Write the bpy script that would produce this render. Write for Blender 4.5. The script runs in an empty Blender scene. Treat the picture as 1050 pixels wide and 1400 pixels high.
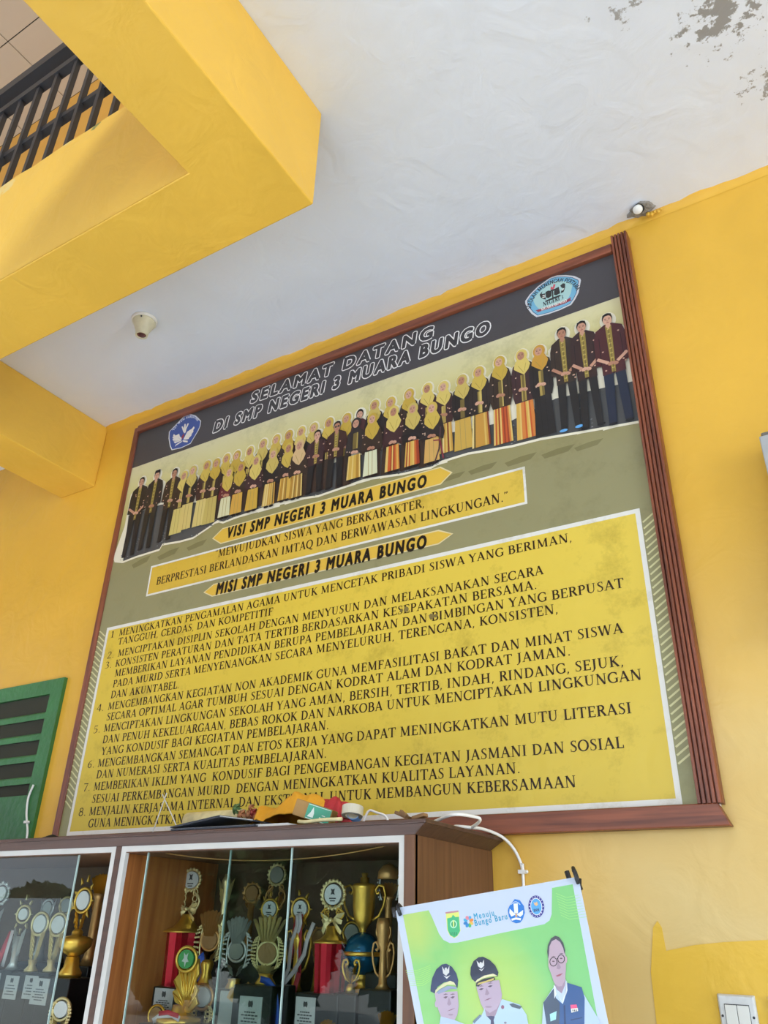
import bpy, bmesh, math, random
from math import sin, cos, pi, radians
from mathutils import Vector, Matrix

random.seed(7)
S = bpy.context.scene
COL = S.collection

# ------------------------------------------------------------------ camera
# world: board wall is the plane y = 0, x runs along it to the right, z is up.
FPX = 1082.667                                   # focal length in pixels of the 1050 x 1400 frame
CAM = Vector((0.0, -2.3, 1.5))
RR = ((0.85675286, 0.5152076, 0.02314435),        # rows: camera right, down, forward in world axes
      (-0.22432004, 0.41268632, -0.88281964),
      (-0.46438675, 0.75116651, 0.46914157))
right, down, fwd = (Vector(r) for r in RR)
cam_d = bpy.data.cameras.new('camera')
cam_d.sensor_fit = 'VERTICAL'
cam_d.sensor_height = 36.0
cam_d.lens = FPX / 1400.0 * 36.0
cam_d.clip_start = 0.05
cam_o = bpy.data.objects.new('camera', cam_d)
COL.objects.link(cam_o)
M = Matrix((right, -down, -fwd)).transposed().to_4x4()
M.translation = CAM
cam_o.matrix_world = M
S.camera = cam_o

# ------------------------------------------------------------------ light and exposure
S.view_settings.view_transform = 'Standard'
S.view_settings.look = 'None'
S.view_settings.gamma = 1.0
S.view_settings.exposure = -0.5
S.cycles.use_denoising = True
S.cycles.max_bounces = 10
S.cycles.diffuse_bounces = 6
S.cycles.glossy_bounces = 4
S.cycles.transparent_max_bounces = 12
S.cycles.caustics_reflective = False
S.cycles.caustics_refractive = False
S.cycles.sample_clamp_indirect = 4.0

world = bpy.data.worlds.new('sky')
S.world = world
world.use_nodes = True
wn = world.node_tree.nodes
wn['Background'].inputs[0].default_value = (0.74, 0.85, 1.0, 1)
wn['Background'].inputs[1].default_value = 2.1

sun_d = bpy.data.lights.new('sun', 'SUN')
sun_d.energy = 6
sun_d.angle = radians(0.6)
sun_d.color = (1.0, 0.95, 0.87)
sun_o = bpy.data.objects.new('sun', sun_d)
COL.objects.link(sun_o)
sun_o.rotation_euler = Vector((-0.10, -0.36, -1.0)).to_track_quat('-Z', 'Y').to_euler()

def area(name, loc, target, sx, sy, power, color):
    d = bpy.data.lights.new(name, 'AREA')
    d.shape = 'RECTANGLE'; d.size = sx; d.size_y = sy; d.energy = power; d.color = color
    o = bpy.data.objects.new(name, d); COL.objects.link(o)
    o.location = loc
    o.rotation_euler = (Vector(target) - Vector(loc)).to_track_quat('-Z', 'Y').to_euler()
    return o
area('daylight_right_opening', (8.5, -3.6, 1.9), (-2.0, -1.2, 2.7), 6.0, 3.4, 560, (0.88, 0.95, 1.0))
area('fill_lamp_front', (-1.7, -6.3, 2.4), (-2.8, -1.6, 1.0), 5.0, 1.6, 130, (0.76, 0.88, 1.0))  # added fill lamp in front, brightens the left side of the lobby
vd = area('fill_lamp_floor', (-2.7, -3.1, 3.3), (-2.7, -3.0, 0.0), 2.2, 2.4, 260, (0.80, 0.9, 1.0)); vd.data.spread = radians(75)  # added lamp aimed at the floor; its bounce lifts the left ceiling pocket
area('daylight_upper_storey', (1.9, -4.9, 7.6), (-2.3, -1.2, 3.9), 0.8, 0.8, 480, (0.9, 0.96, 1.0))

# ------------------------------------------------------------------ helpers
def ray(px, py):
    return right * ((px - 525) / FPX) + down * ((py - 700) / FPX) + fwd
def at(px, py, y):
    """Point of the vertical plane y = const seen at a pixel of the photograph."""
    r = ray(px, py)
    return CAM + r * ((y - CAM.y) / r.y)
def atz(px, py, z):
    r = ray(px, py)
    return CAM + r * ((z - CAM.z) / r.z)
def proj(P):
    q = Vector(P) - CAM
    return 525 + FPX * q.dot(right) / q.dot(fwd), 700 + FPX * q.dot(down) / q.dot(fwd)
def z_for(x, y, py):
    z = 1.6
    for _ in range(6):
        a = proj((x, y, z))[1]; b = proj((x, y, z + .01))[1]
        z += (py - a) / ((b - a) / .01)
    return z
def scales(P):
    """metres per pixel, along x and along z, at a point"""
    a = Vector(proj(P)); b = Vector(proj(Vector(P) + Vector((.05, 0, 0)))); c = Vector(proj(Vector(P) + Vector((0, 0, .05))))
    return .05 / (b - a).length, .05 / (c - a).length

def lin(c):
    if isinstance(c, str):
        c = tuple(int(c[i:i + 2], 16) / 255 for i in (0, 2, 4))
    return tuple(v / 12.92 if v <= .04045 else ((v + .055) / 1.055) ** 2.4 for v in c)

def tag(o, label=None, cat=None, group=None, kind=None):
    if label: o['label'] = label
    if cat: o['category'] = cat
    if group: o['group'] = group
    if kind: o['kind'] = kind
    return o
def empty(name, loc=(0, 0, 0), label=None, cat=None, group=None):
    o = bpy.data.objects.new(name, None)
    o.empty_display_size = .05
    COL.objects.link(o); o.location = loc
    return tag(o, label, cat, group)

class MB:
    """collects shapes, builds ONE mesh object"""
    def __init__(s): s.v = []; s.f = []; s.smooth = []
    def add(s, vs, fs, smooth=False):
        b = len(s.v); s.v += [tuple(p) for p in vs]
        for f in fs: s.f.append(tuple(i + b for i in f)); s.smooth.append(smooth)
        return s
    def box(s, lo, hi):
        x0, y0, z0 = lo; x1, y1, z1 = hi
        v = [(x0, y0, z0), (x1, y0, z0), (x1, y1, z0), (x0, y1, z0), (x0, y0, z1), (x1, y0, z1), (x1, y1, z1), (x0, y1, z1)]
        return s.add(v, [(3, 2, 1, 0), (4, 5, 6, 7), (0, 1, 5, 4), (1, 2, 6, 5), (2, 3, 7, 6), (3, 0, 4, 7)])
    def hexa(s, bottom, top):
        return s.add(list(bottom) + list(top), [(3, 2, 1, 0), (4, 5, 6, 7), (0, 1, 5, 4), (1, 2, 6, 5), (2, 3, 7, 6), (3, 0, 4, 7)])
    def lathe(s, prof, c=(0, 0, 0), n=24, smooth=True):
        vs = []; fs = []
        for r, z in prof:
            for k in range(n):
                a = 2 * pi * k / n; vs.append((c[0] + r * cos(a), c[1] + r * sin(a), c[2] + z))
        m = len(prof)
        for i in range(m - 1):
            for k in range(n):
                k2 = (k + 1) % n
                fs.append((i * n + k, i * n + k2, (i + 1) * n + k2, (i + 1) * n + k))
        fs.append(tuple(reversed(range(n)))); fs.append(tuple((m - 1) * n + k for k in range(n)))
        return s.add(vs, fs, smooth)
    def tube(s, pts, r, n=8, closed=False, taper=None):
        pts = [Vector(p) for p in pts]; m = len(pts); vs = []; fs = []
        up = Vector((0, .35, .93))
        for i, p in enumerate(pts):
            a = pts[(i - 1) % m] if (closed or i > 0) else p
            b = pts[(i + 1) % m] if (closed or i < m - 1) else p
            t = (b - a).normalized()
            u = t.cross(up)
            if u.length < 1e-4: u = t.cross(Vector((1, 0, 0)))
            u.normalize(); w = u.cross(t)
            rr = r * (taper[i] if taper else 1)
            for k in range(n):
                g = 2 * pi * k / n
                vs.append(p + u * (rr * cos(g)) + w * (rr * sin(g)))
        for i in range(m if closed else m - 1):
            j = (i + 1) % m
            for k in range(n):
                k2 = (k + 1) % n
                fs.append((i * n + k, i * n + k2, j * n + k2, j * n + k))
        if not closed:
            fs.append(tuple(range(n))); fs.append(tuple((m - 1) * n + k for k in reversed(range(n))))
        return s.add(vs, fs, True)
    def ball(s, c, r, n=8, sz=1.0):
        pr = [(max(1e-5, r * sin(pi * i / n)), -r * sz * cos(pi * i / n)) for i in range(n + 1)]
        return s.lathe(pr, c, n + 2)
    def slab(s, pts, y0, y1):
        """polygon in x,z extruded along y"""
        n = len(pts)
        vs = [(x, y0, z) for x, z in pts] + [(x, y1, z) for x, z in pts]
        fs = [tuple(range(n)), tuple(reversed(range(n, 2 * n)))] + [(i, i + n, (i + 1) % n + n, (i + 1) % n) for i in range(n)]
        return s.add(vs, fs)
    def build(s, name, mat, parent=None, bevel=0, origin=None):
        me = bpy.data.meshes.new(name)
        o_ = Vector(origin) if origin is not None else Vector((0, 0, 0))
        me.from_pydata([tuple(Vector(p) - o_) for p in s.v], [], s.f)
        me.polygons.foreach_set('use_smooth', s.smooth)
        bm = bmesh.new(); bm.from_mesh(me); bmesh.ops.recalc_face_normals(bm, faces=bm.faces); bm.to_mesh(me); bm.free()
        me.materials.append(mat)
        ob = bpy.data.objects.new(name, me); COL.objects.link(ob)
        ob.location = o_
        if parent is not None: ob.parent = parent
        if bevel:
            b = ob.modifiers.new('bevel', 'BEVEL'); b.width = bevel; b.segments = 2; b.limit_method = 'ANGLE'
        return ob

# ------------------------------------------------------------------ materials
def mat(name, col, rough=.5, metal=0.0, spec=.5, bump=0, bscale=40, var=0, vscale=3, coat=0):
    m = bpy.data.materials.new(name); m.use_nodes = True
    nt = m.node_tree; b = nt.nodes['Principled BSDF']
    c = lin(col)
    b.inputs['Base Color'].default_value = (*c, 1); b.inputs['Roughness'].default_value = rough
    b.inputs['Metallic'].default_value = metal; b.inputs['Specular IOR Level'].default_value = spec
    b.inputs['Coat Weight'].default_value = coat
    tc = nt.nodes.new('ShaderNodeTexCoord')
    if var:
        n = nt.nodes.new('ShaderNodeTexNoise'); n.inputs['Scale'].default_value = vscale; n.inputs['Detail'].default_value = 6
        r = nt.nodes.new('ShaderNodeValToRGB')
        r.color_ramp.elements[0].position = .3; r.color_ramp.elements[1].position = .7
        r.color_ramp.elements[0].color = (*[v * (1 - var) for v in c], 1); r.color_ramp.elements[1].color = (*[min(1, v * (1 + var)) for v in c], 1)
        nt.links.new(tc.outputs['Object'], n.inputs['Vector']); nt.links.new(n.outputs['Fac'], r.inputs[0]); nt.links.new(r.outputs[0], b.inputs['Base Color'])
    if bump:
        n = nt.nodes.new('ShaderNodeTexNoise'); n.inputs['Scale'].default_value = bscale; n.inputs['Detail'].default_value = 5
        bp = nt.nodes.new('ShaderNodeBump'); bp.inputs['Strength'].default_value = bump; bp.inputs['Distance'].default_value = .02
        nt.links.new(tc.outputs['Object'], n.inputs['Vector']); nt.links.new(n.outputs['Fac'], bp.inputs['Height']); nt.links.new(bp.outputs[0], b.inputs['Normal'])
    return m

def paint(name, col, stains=(), streak=.06, rough=.42, faded=None):
    """wall paint: rolled plaster bumps, trowel marks, slight colour drift; stains = (scale, threshold, colour, strength)"""
    m = bpy.data.materials.new(name); m.use_nodes = True
    nt = m.node_tree; N = nt.nodes; L = nt.links; b = N['Principled BSDF']
    b.inputs['Roughness'].default_value = rough; b.inputs['Specular IOR Level'].default_value = .35
    c = lin(col); g = N.new('ShaderNodeNewGeometry')
    n1 = N.new('ShaderNodeTexNoise'); n1.inputs['Scale'].default_value = 2.2; n1.inputs['Detail'].default_value = 5; n1.inputs['Distortion'].default_value = .8
    L.new(g.outputs['Position'], n1.inputs['Vector'])
    r = N.new('ShaderNodeValToRGB'); r.color_ramp.elements[0].position = .3; r.color_ramp.elements[1].position = .72
    r.color_ramp.elements[0].color = (*[v * (1 - streak) for v in c], 1); r.color_ramp.elements[1].color = (*[min(1, v * (1 + streak)) for v in c], 1)
    L.new(n1.outputs['Fac'], r.inputs[0]); cur = r.outputs[0]
    for (sc, th, sc_col, k, region) in stains:
        n = N.new('ShaderNodeTexNoise'); n.inputs['Scale'].default_value = sc; n.inputs['Detail'].default_value = 9; n.inputs['Roughness'].default_value = .68
        L.new(g.outputs['Position'], n.inputs['Vector'])
        fac = n.outputs['Fac']
        if region:
            (cx, cy, cz, rad, gain) = region
            d = N.new('ShaderNodeVectorMath'); d.operation = 'DISTANCE'; d.inputs[1].default_value = (cx, cy, cz)
            L.new(g.outputs['Position'], d.inputs[0])
            mr = N.new('ShaderNodeMapRange'); mr.inputs[1].default_value = 0; mr.inputs[2].default_value = rad; mr.inputs[3].default_value = gain; mr.inputs[4].default_value = -.25
            L.new(d.outputs['Value'], mr.inputs[0])
            ad = N.new('ShaderNodeMath'); ad.operation = 'ADD'; L.new(fac, ad.inputs[0]); L.new(mr.outputs[0], ad.inputs[1]); fac = ad.outputs[0]
        mr2 = N.new('ShaderNodeMapRange'); mr2.inputs[1].default_value = th; mr2.inputs[2].default_value = th + .04; mr2.inputs[3].default_value = 0; mr2.inputs[4].default_value = k
        L.new(fac, mr2.inputs[0])
        mx = N.new('ShaderNodeMixRGB'); mx.inputs[2].default_value = (*lin(sc_col), 1)
        L.new(mr2.outputs[0], mx.inputs[0]); L.new(cur, mx.inputs[1]); cur = mx.outputs[0]
    if faded:       # old pale paint low on the right-hand stretch of the wall, with a ragged soft border
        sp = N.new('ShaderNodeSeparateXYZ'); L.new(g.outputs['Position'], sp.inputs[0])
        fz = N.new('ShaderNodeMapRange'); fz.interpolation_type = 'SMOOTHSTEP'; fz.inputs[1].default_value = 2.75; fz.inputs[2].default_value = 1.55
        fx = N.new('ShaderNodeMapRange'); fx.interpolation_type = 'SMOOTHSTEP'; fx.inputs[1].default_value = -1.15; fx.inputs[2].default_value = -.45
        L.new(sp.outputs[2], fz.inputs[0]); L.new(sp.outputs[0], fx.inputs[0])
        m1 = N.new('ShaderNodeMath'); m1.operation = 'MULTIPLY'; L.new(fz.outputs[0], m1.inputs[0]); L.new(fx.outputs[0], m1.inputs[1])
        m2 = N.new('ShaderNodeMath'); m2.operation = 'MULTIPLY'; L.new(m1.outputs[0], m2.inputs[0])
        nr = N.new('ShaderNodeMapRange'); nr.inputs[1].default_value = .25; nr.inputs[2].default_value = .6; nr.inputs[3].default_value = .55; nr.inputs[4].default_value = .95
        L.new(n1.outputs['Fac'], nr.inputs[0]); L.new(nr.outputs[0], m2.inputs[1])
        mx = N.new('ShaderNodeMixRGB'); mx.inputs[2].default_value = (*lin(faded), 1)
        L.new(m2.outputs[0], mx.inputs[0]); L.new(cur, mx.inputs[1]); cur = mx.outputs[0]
    L.new(cur, b.inputs['Base Color'])
    nb = N.new('ShaderNodeTexNoise'); nb.inputs['Scale'].default_value = 7; nb.inputs['Detail'].default_value = 7; nb.inputs['Distortion'].default_value = 1.2; nb.inputs['Roughness'].default_value = .45
    L.new(g.outputs['Position'], nb.inputs['Vector'])
    bp = N.new('ShaderNodeBump'); bp.inputs['Strength'].default_value = .35; bp.inputs['Distance'].default_value = .015
    L.new(nb.outputs['Fac'], bp.inputs['Height']); L.new(bp.outputs[0], b.inputs['Normal'])
    return m

def wood(name, c1, c2, axis='X', rough=.45, scale=1.0):
    m = bpy.data.materials.new(name); m.use_nodes = True
    nt = m.node_tree; N = nt.nodes; L = nt.links; b = N['Principled BSDF']
    b.inputs['Roughness'].default_value = rough
    g = N.new('ShaderNodeNewGeometry'); mp = N.new('ShaderNodeMapping')
    sc = [60 * scale, 60 * scale, 60 * scale]; sc['XYZ'.index(axis)] = 3 * scale
    mp.inputs['Scale'].default_value = sc
    L.new(g.outputs['Position'], mp.inputs[0])
    n = N.new('ShaderNodeTexNoise'); n.inputs['Scale'].default_value = 1; n.inputs['Detail'].default_value = 6; n.inputs['Distortion'].default_value = .6
    L.new(mp.outputs[0], n.inputs['Vector'])
    r = N.new('ShaderNodeValToRGB'); r.color_ramp.elements[0].position = .3; r.color_ramp.elements[1].position = .7
    r.color_ramp.elements[0].color = (*lin(c1), 1); r.color_ramp.elements[1].color = (*lin(c2), 1)
    L.new(n.outputs['Fac'], r.inputs[0]); L.new(r.outputs[0], b.inputs['Base Color'])
    bp = N.new('ShaderNodeBump'); bp.inputs['Strength'].default_value = .15; bp.inputs['Distance'].default_value = .004
    L.new(n.outputs['Fac'], bp.inputs['Height']); L.new(bp.outputs[0], b.inputs['Normal'])
    return m

def print_mat(name, rough=.45, grime=0.0, gcol='6e6130', gscale=9, wrinkle=.0, spec=.35):
    """printed surface: ink colours come from the mesh, faint grime on top"""
    m = bpy.data.materials.new(name); m.use_nodes = True
    nt = m.node_tree; N = nt.nodes; L = nt.links; b = N['Principled BSDF']
    b.inputs['Roughness'].default_value = rough; b.inputs['Specular IOR Level'].default_value = spec
    a = N.new('ShaderNodeAttribute'); a.attribute_name = 'ink'; cur = a.outputs['Color']
    g = N.new('ShaderNodeNewGeometry')
    if grime:
        n = N.new('ShaderNodeTexNoise'); n.inputs['Scale'].default_value = gscale; n.inputs['Detail'].default_value = 10; n.inputs['Roughness'].default_value = .72
        L.new(g.outputs['Position'], n.inputs['Vector'])
        mr = N.new('ShaderNodeMapRange'); mr.inputs[1].default_value = .53; mr.inputs[2].default_value = .74; mr.inputs[3].default_value = 0; mr.inputs[4].default_value = grime
        L.new(n.outputs['Fac'], mr.inputs[0])
        mx = N.new('ShaderNodeMixRGB'); mx.inputs[2].default_value = (*lin(gcol), 1)
        L.new(mr.outputs[0], mx.inputs[0]); L.new(cur, mx.inputs[1]); cur = mx.outputs[0]
    L.new(cur, b.inputs['Base Color'])
    if wrinkle:
        n = N.new('ShaderNodeTexNoise'); n.inputs['Scale'].default_value = 3.5; n.inputs['Detail'].default_value = 3; n.inputs['Distortion'].default_value = 1.0
        L.new(g.outputs['Position'], n.inputs['Vector'])
        bp = N.new('ShaderNodeBump'); bp.inputs['Strength'].default_value = wrinkle; bp.inputs['Distance'].default_value = .03
        L.new(n.outputs['Fac'], bp.inputs['Height']); L.new(bp.outputs[0], b.inputs['Normal'])
    return m

def glass_mat(name, tint='f2f7f5', ior=1.5):
    m = bpy.data.materials.new(name); m.use_nodes = True
    nt = m.node_tree; N = nt.nodes; L = nt.links
    out = N['Material Output']; N.remove(N['Principled BSDF'])
    t = N.new('ShaderNodeBsdfTransparent'); t.inputs[0].default_value = (*lin(tint), 1)
    gl = N.new('ShaderNodeBsdfGlossy'); gl.inputs['Roughness'].default_value = .01
    fr = N.new('ShaderNodeFresnel'); ge = N.new('ShaderNodeNewGeometry')
    ir = N.new('ShaderNodeMapRange'); ir.inputs[3].default_value = ior; ir.inputs[4].default_value = 1 / ior   # same reflectance on both faces of the sheet
    L.new(ge.outputs['Backfacing'], ir.inputs[0]); L.new(ir.outputs[0], fr.inputs[0])
    mx = N.new('ShaderNodeMixShader')
    L.new(fr.outputs[0], mx.inputs[0]); L.new(t.outputs[0], mx.inputs[1]); L.new(gl.outputs[0], mx.inputs[2]); L.new(mx.outputs[0], out.inputs[0])
    return m

YEL = 'dfae3e'
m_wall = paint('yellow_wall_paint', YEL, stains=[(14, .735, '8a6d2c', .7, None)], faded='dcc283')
m_rolled = paint('rolled_yellow_paint', 'e2b840')
m_wallup = paint('upper_wall_paint', 'd9a648')
m_beam = paint('yellow_beam_paint', 'e2b446', stains=[(3.0, .72, 'c98a2a', .5, None)])
m_slab = paint('slab_edge_paint', 'e2ba50', stains=[(7, .60, 'd9cf96', .6, (-2.45, -1.25, 4.10, .30, .12)), (7, .60, 'd9cf96', .6, (-2.1, -1.25, 4.10, .26, .12)), (9, .62, 'a8812e', .6, (-2.3, -1.25, 4.10, .22, .14)), (11, .60, '3e6a48', .85, (-1.93, -1.25, 4.095, .15, .16)), (11, .62, '3e6a48', .8, (-1.80, -1.25, 4.10, .10, .16))])
_c = atz(985, 18, 3.915); _c2 = atz(1045, 110, 3.915); _c3 = atz(860, 5, 3.915)
m_ceil = paint('white_ceiling_paint', 'e2e8f3', stains=[(24, .64, '7c776f', .85, (_c.x, _c.y, 3.915, .34, .26)), (26, .64, '86817a', .8, (_c2.x, _c2.y, 3.915, .34, .15)), (20, .64, '86817a', .8, (_c3.x, _c3.y, 3.915, .30, .14)), (20, .735, '8d8880', .6, None), (2.4, .72, 'd2c9b8', .4, None)], streak=.03)
m_ceilup = mat('ceiling_tile', 'cfc6b6', .6)
m_floor = mat('floor_tile', 'dfe3e8', .35)
m_ground = mat('courtyard_paving', 'b4b4b2', .8)
m_frame = wood('red_brown_frame', '5a2a18', '8a4a2e', 'X', .4)
m_framev = wood('red_brown_frame_upright', '5a2a18', '8e4c30', 'Z', .4)
m_cabwood = wood('cabinet_brown_wood', '573823', '6f4a30', 'Z', .5)
m_cabtop = wood('cabinet_cornice_wood', '3e2a22', '543a2e', 'X', .5)
m_caborange = wood('cabinet_inner_wood', 'a35f30', 'cc8546', 'Z', .4, .6)
m_cabback = mat('cabinet_back_panel', '5c4630', .6)
m_alu = mat('pale_channel_strip', 'cfcec8', .4, var=.05, vscale=14)
m_glass = glass_mat('cabinet_glass')
m_glassedge = mat('green_glass_edge', 'b9d3cc', .15)
m_black = mat('black_painted_steel', '26272b', .45)
m_green = mat('green_window_paint', '2f6a35', .45, var=.15, vscale=6, bump=.2)
m_dark = mat('dark_gap', '0c0c0a', .9)
m_white = mat('white_plastic', 'e9e8e2', .35)
m_whitecable = mat('white_cable', 'ecebe6', .4)
m_gold = mat('polished_gold', 'e8bc52', .30, .8)
m_pale = mat('pale_gold', 'e8d69c', .36, .65)
m_brz = mat('bronze_gold', 'd0a062', .36, .65)
m_silver = mat('silver_plastic', 'dadcd8', .36, .65)
m_red = mat('red_metal_column', 'b8182c', .2, .6)
m_marble = mat('black_plinth', '1b1a1a', .35, var=.3, vscale=20)
m_label = mat('grey_label_paper', 'b9bab8', .5)
m_ink = mat('label_ink', '3b3b3d', .6)
m_disc = mat('white_disc', 'd6d8d4', .4)
m_discs = mat('silver_disc', 'a9aca4', .35, .6)
m_discb = mat('bronze_disc', 'a07c50', .4, .5)
m_discg = mat('green_disc', '3f8a4a', .35)
m_blueglass = mat('blue_globe', '0f5a7e', .12, .4)
m_ribw = mat('white_ribbon', 'd9cfcf', .6)
m_ribr = mat('red_ribbon', 'b6303a', .6)
m_ribb = mat('blue_ribbon', '2f55b8', .5)

# ------------------------------------------------------------------ the setting
ZC = 3.915
def struct(name, mb, m, label=None, parent=None, bevel=0):
    o = mb.build(name, m, parent, bevel)
    return tag(o, label, None, None, 'structure')
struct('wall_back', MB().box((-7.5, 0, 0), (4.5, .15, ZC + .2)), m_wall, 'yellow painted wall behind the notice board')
struct('wall_upper', MB().box((-9.0, 0, ZC + .2), (4.5, .15, 7.89)), m_wallup, 'ochre upper storey wall behind the balcony railing')
struct('floor', MB().box((-9, -6.0, -.1), (6, .15, 0)), m_floor, 'pale tiled floor')
struct('courtyard_ground', MB().box((-60, -60, -.25), (60, -6.0, -.02)), m_ground, 'paved courtyard outside')
cm = MB()
cm.box((-1.37, -5.0, ZC), (4.5, 0, ZC + .14))
cm.box((-7.5, -1.20, ZC), (-1.37, 0, ZC + .14))
struct('ceiling', cm, m_ceil, 'white plastered ceiling above the notice board')
# upper ceiling of square tiles with open joints
tm = MB()
x = -10.2
while x < -1.0:
    y = -4.8
    while y < 0:
        tm.box((x + .004, y + .004, 7.89), (x + .596, y + .596, 7.90)); y += .6
    x += .6
tm2 = MB().box((-10.2, -4.8, 7.905), (4.5, .15, 8.05))
cu_o = struct('ceiling_upper', tm, m_ceilup, 'beige tiled ceiling of the upper storey')
struct('ceiling_upper_deck', tm2, m_dark, 'deck above the tile joints')
# beams
def prism(poly, z0, z1):
    n = len(poly)
    return MB().add([(x, y, z0) for x, y in poly] + [(x, y, z1) for x, y in poly], [tuple(range(n)), tuple(range(n, 2 * n))] + [(i, (i + 1) % n, n + (i + 1) % n, n + i) for i in range(n)])
struct('trim_1', prism([(-7.5, -1.247), (-1.37, -1.247), (-1.37, -5.0), (-1.11, -5.0), (-1.11, -.966), (-7.5, -.966)], 3.483, ZC), m_beam, 'yellow beam turning the corner of the void', bevel=.005)
struct('trim_2', MB().box((-1.37, -5.0, ZC + .14), (-1.30, -1.247, ZC + .16)), m_beam, 'upper floor edge over the beam')
struct('trim_3', MB().box((-3.487, -.966, 3.545), (-3.22, .0, ZC)), m_beam, 'yellow beam meeting the wall left of the board', bevel=.006)
struct('trim_8', MB().box((-1.37, -4.9, ZC + .14), (-1.27, -1.247, 4.46)), m_beam, 'low parapet on the upper floor')
struct('wall_front_sky_block', MB().box((-9.0, -5.2, 3.4), (.2, -5.0, 7.4)), m_wallup, 'unseen upper front wall added to keep sky light off the slab edge')  # unseen, added to block sky light from the slab face
# rough plastered slab edge above the first beam, top lip uneven
se = MB()
n = 60; vs = []; fs = []
for i in range(n + 1):
    xx = -7.5 + (7.5 - 1.37) * i / n
    zt = 4.105 + random.uniform(-.006, .006)
    vs += [(xx, -1.2475, 3.484), (xx, -1.252, 4.02), (xx, -1.249, zt - .012), (xx, -1.235, zt), (xx, -1.20, zt)]
for i in range(n):
    for k in range(4):
        a = i * 5 + k; fs.append((a, a + 5, a + 6, a + 1))
se.add(vs, fs)
struct('trim_4', se, m_slab, 'weathered slab edge under the balcony railing')
# rough paint line along the top of the wall
pm = MB(); vs = []; fs = []; n = 110
for i in range(n + 1):
    xx = -3.22 + 4.2 * i / n
    d = .016 + random.uniform(-.006, .006)
    vs += [(xx, -.001, ZC - .03), (xx, -.006, ZC - .012), (xx, -d, ZC - .0012), (xx, -d - .004, ZC + .001)]
for i in range(n):
    for k in range(3):
        a = i * 4 + k; fs.append((a, a + 4, a + 5, a + 1))
pm.add(vs, fs, True)
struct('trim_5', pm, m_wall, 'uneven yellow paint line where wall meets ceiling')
# pale repaint patch low on the wall and smears (paint of their own shape)
def wall_poly(pts, y, th=.001):
    q = [at(px, py, 0) for px, py in pts]
    return MB().slab([(p.x, p.z) for p in q], y - th, y)
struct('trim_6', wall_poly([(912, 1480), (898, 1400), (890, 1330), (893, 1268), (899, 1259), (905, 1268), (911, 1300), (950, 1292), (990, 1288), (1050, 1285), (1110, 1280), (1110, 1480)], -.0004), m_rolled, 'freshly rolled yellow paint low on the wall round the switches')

# green louvred shutter at the far left
w = empty('window_1', (-3.45, 0, 1.775)); tag(w, 'green louvred shutter beside the notice board', None, None, 'structure')
def wp(name, mb, m): 
    o = mb.build(name, m, w); o.matrix_parent_inverse = Matrix.Translation(-Vector(w.location)); return o
fr = MB()
fr.box((-3.185, -.018, 1.775), (-3.105, .0, 2.50)); fr.box((-4.3, -.018, 2.432), (-3.185, .0, 2.50)); fr.box((-4.3, -.018, 1.775), (-3.185, -.0, 1.99))
wp('frame', fr, m_green)
sl = MB()
for k in range(5):
    z = 2.405 - k * .094
    if z < 2.0: break
    sl.hexa([(-4.3, -.017, z - .085), (-3.186, -.017, z - .085), (-3.186, -.012, z - .085), (-4.3, -.012, z - .085)],
            [(-4.3, -.017, z - .062), (-3.186, -.017, z - .062), (-3.186, -.012, z - .054), (-4.3, -.012, z - .054)])
wp('slats', sl, m_green)
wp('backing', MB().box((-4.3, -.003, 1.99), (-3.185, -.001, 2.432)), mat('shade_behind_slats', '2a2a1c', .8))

# ------------------------------------------------------------------ balcony railing upstairs
rl = empty('balcony_railing', (-3.5, -1.215, 4.1), 'black steel balcony railing with square bars on the upper floor edge', 'railing')
def rp(name, mb): 
    o = mb.build(name, m_black, rl); o.matrix_parent_inverse = Matrix.Translation(-Vector(rl.location)); return o
YR = -1.215
rp('top_rail', MB().box((-6.5, YR - .03, 4.925), (-1.42, YR + .03, 4.985)))
rp('upper_rail', MB().box((-6.5, YR - .018, 4.785), (-1.42, YR + .018, 4.825)))
rp('middle_rail', MB().box((-6.5, YR + .0, 4.41), (-1.42, YR + .03, 4.44)))
for i in range(33):
    xx = -1.53 - i * .125
    rp('bar', MB().box((xx - .0105, YR - .0105, 4.09), (xx + .0105, YR + .0105, 4.787)))
for xx in (-1.44, -3.47, -5.6):
    rp('post', MB().box((xx - .03, YR - .03, 4.09), (xx + .03, YR + .03, 4.93)))

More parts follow.
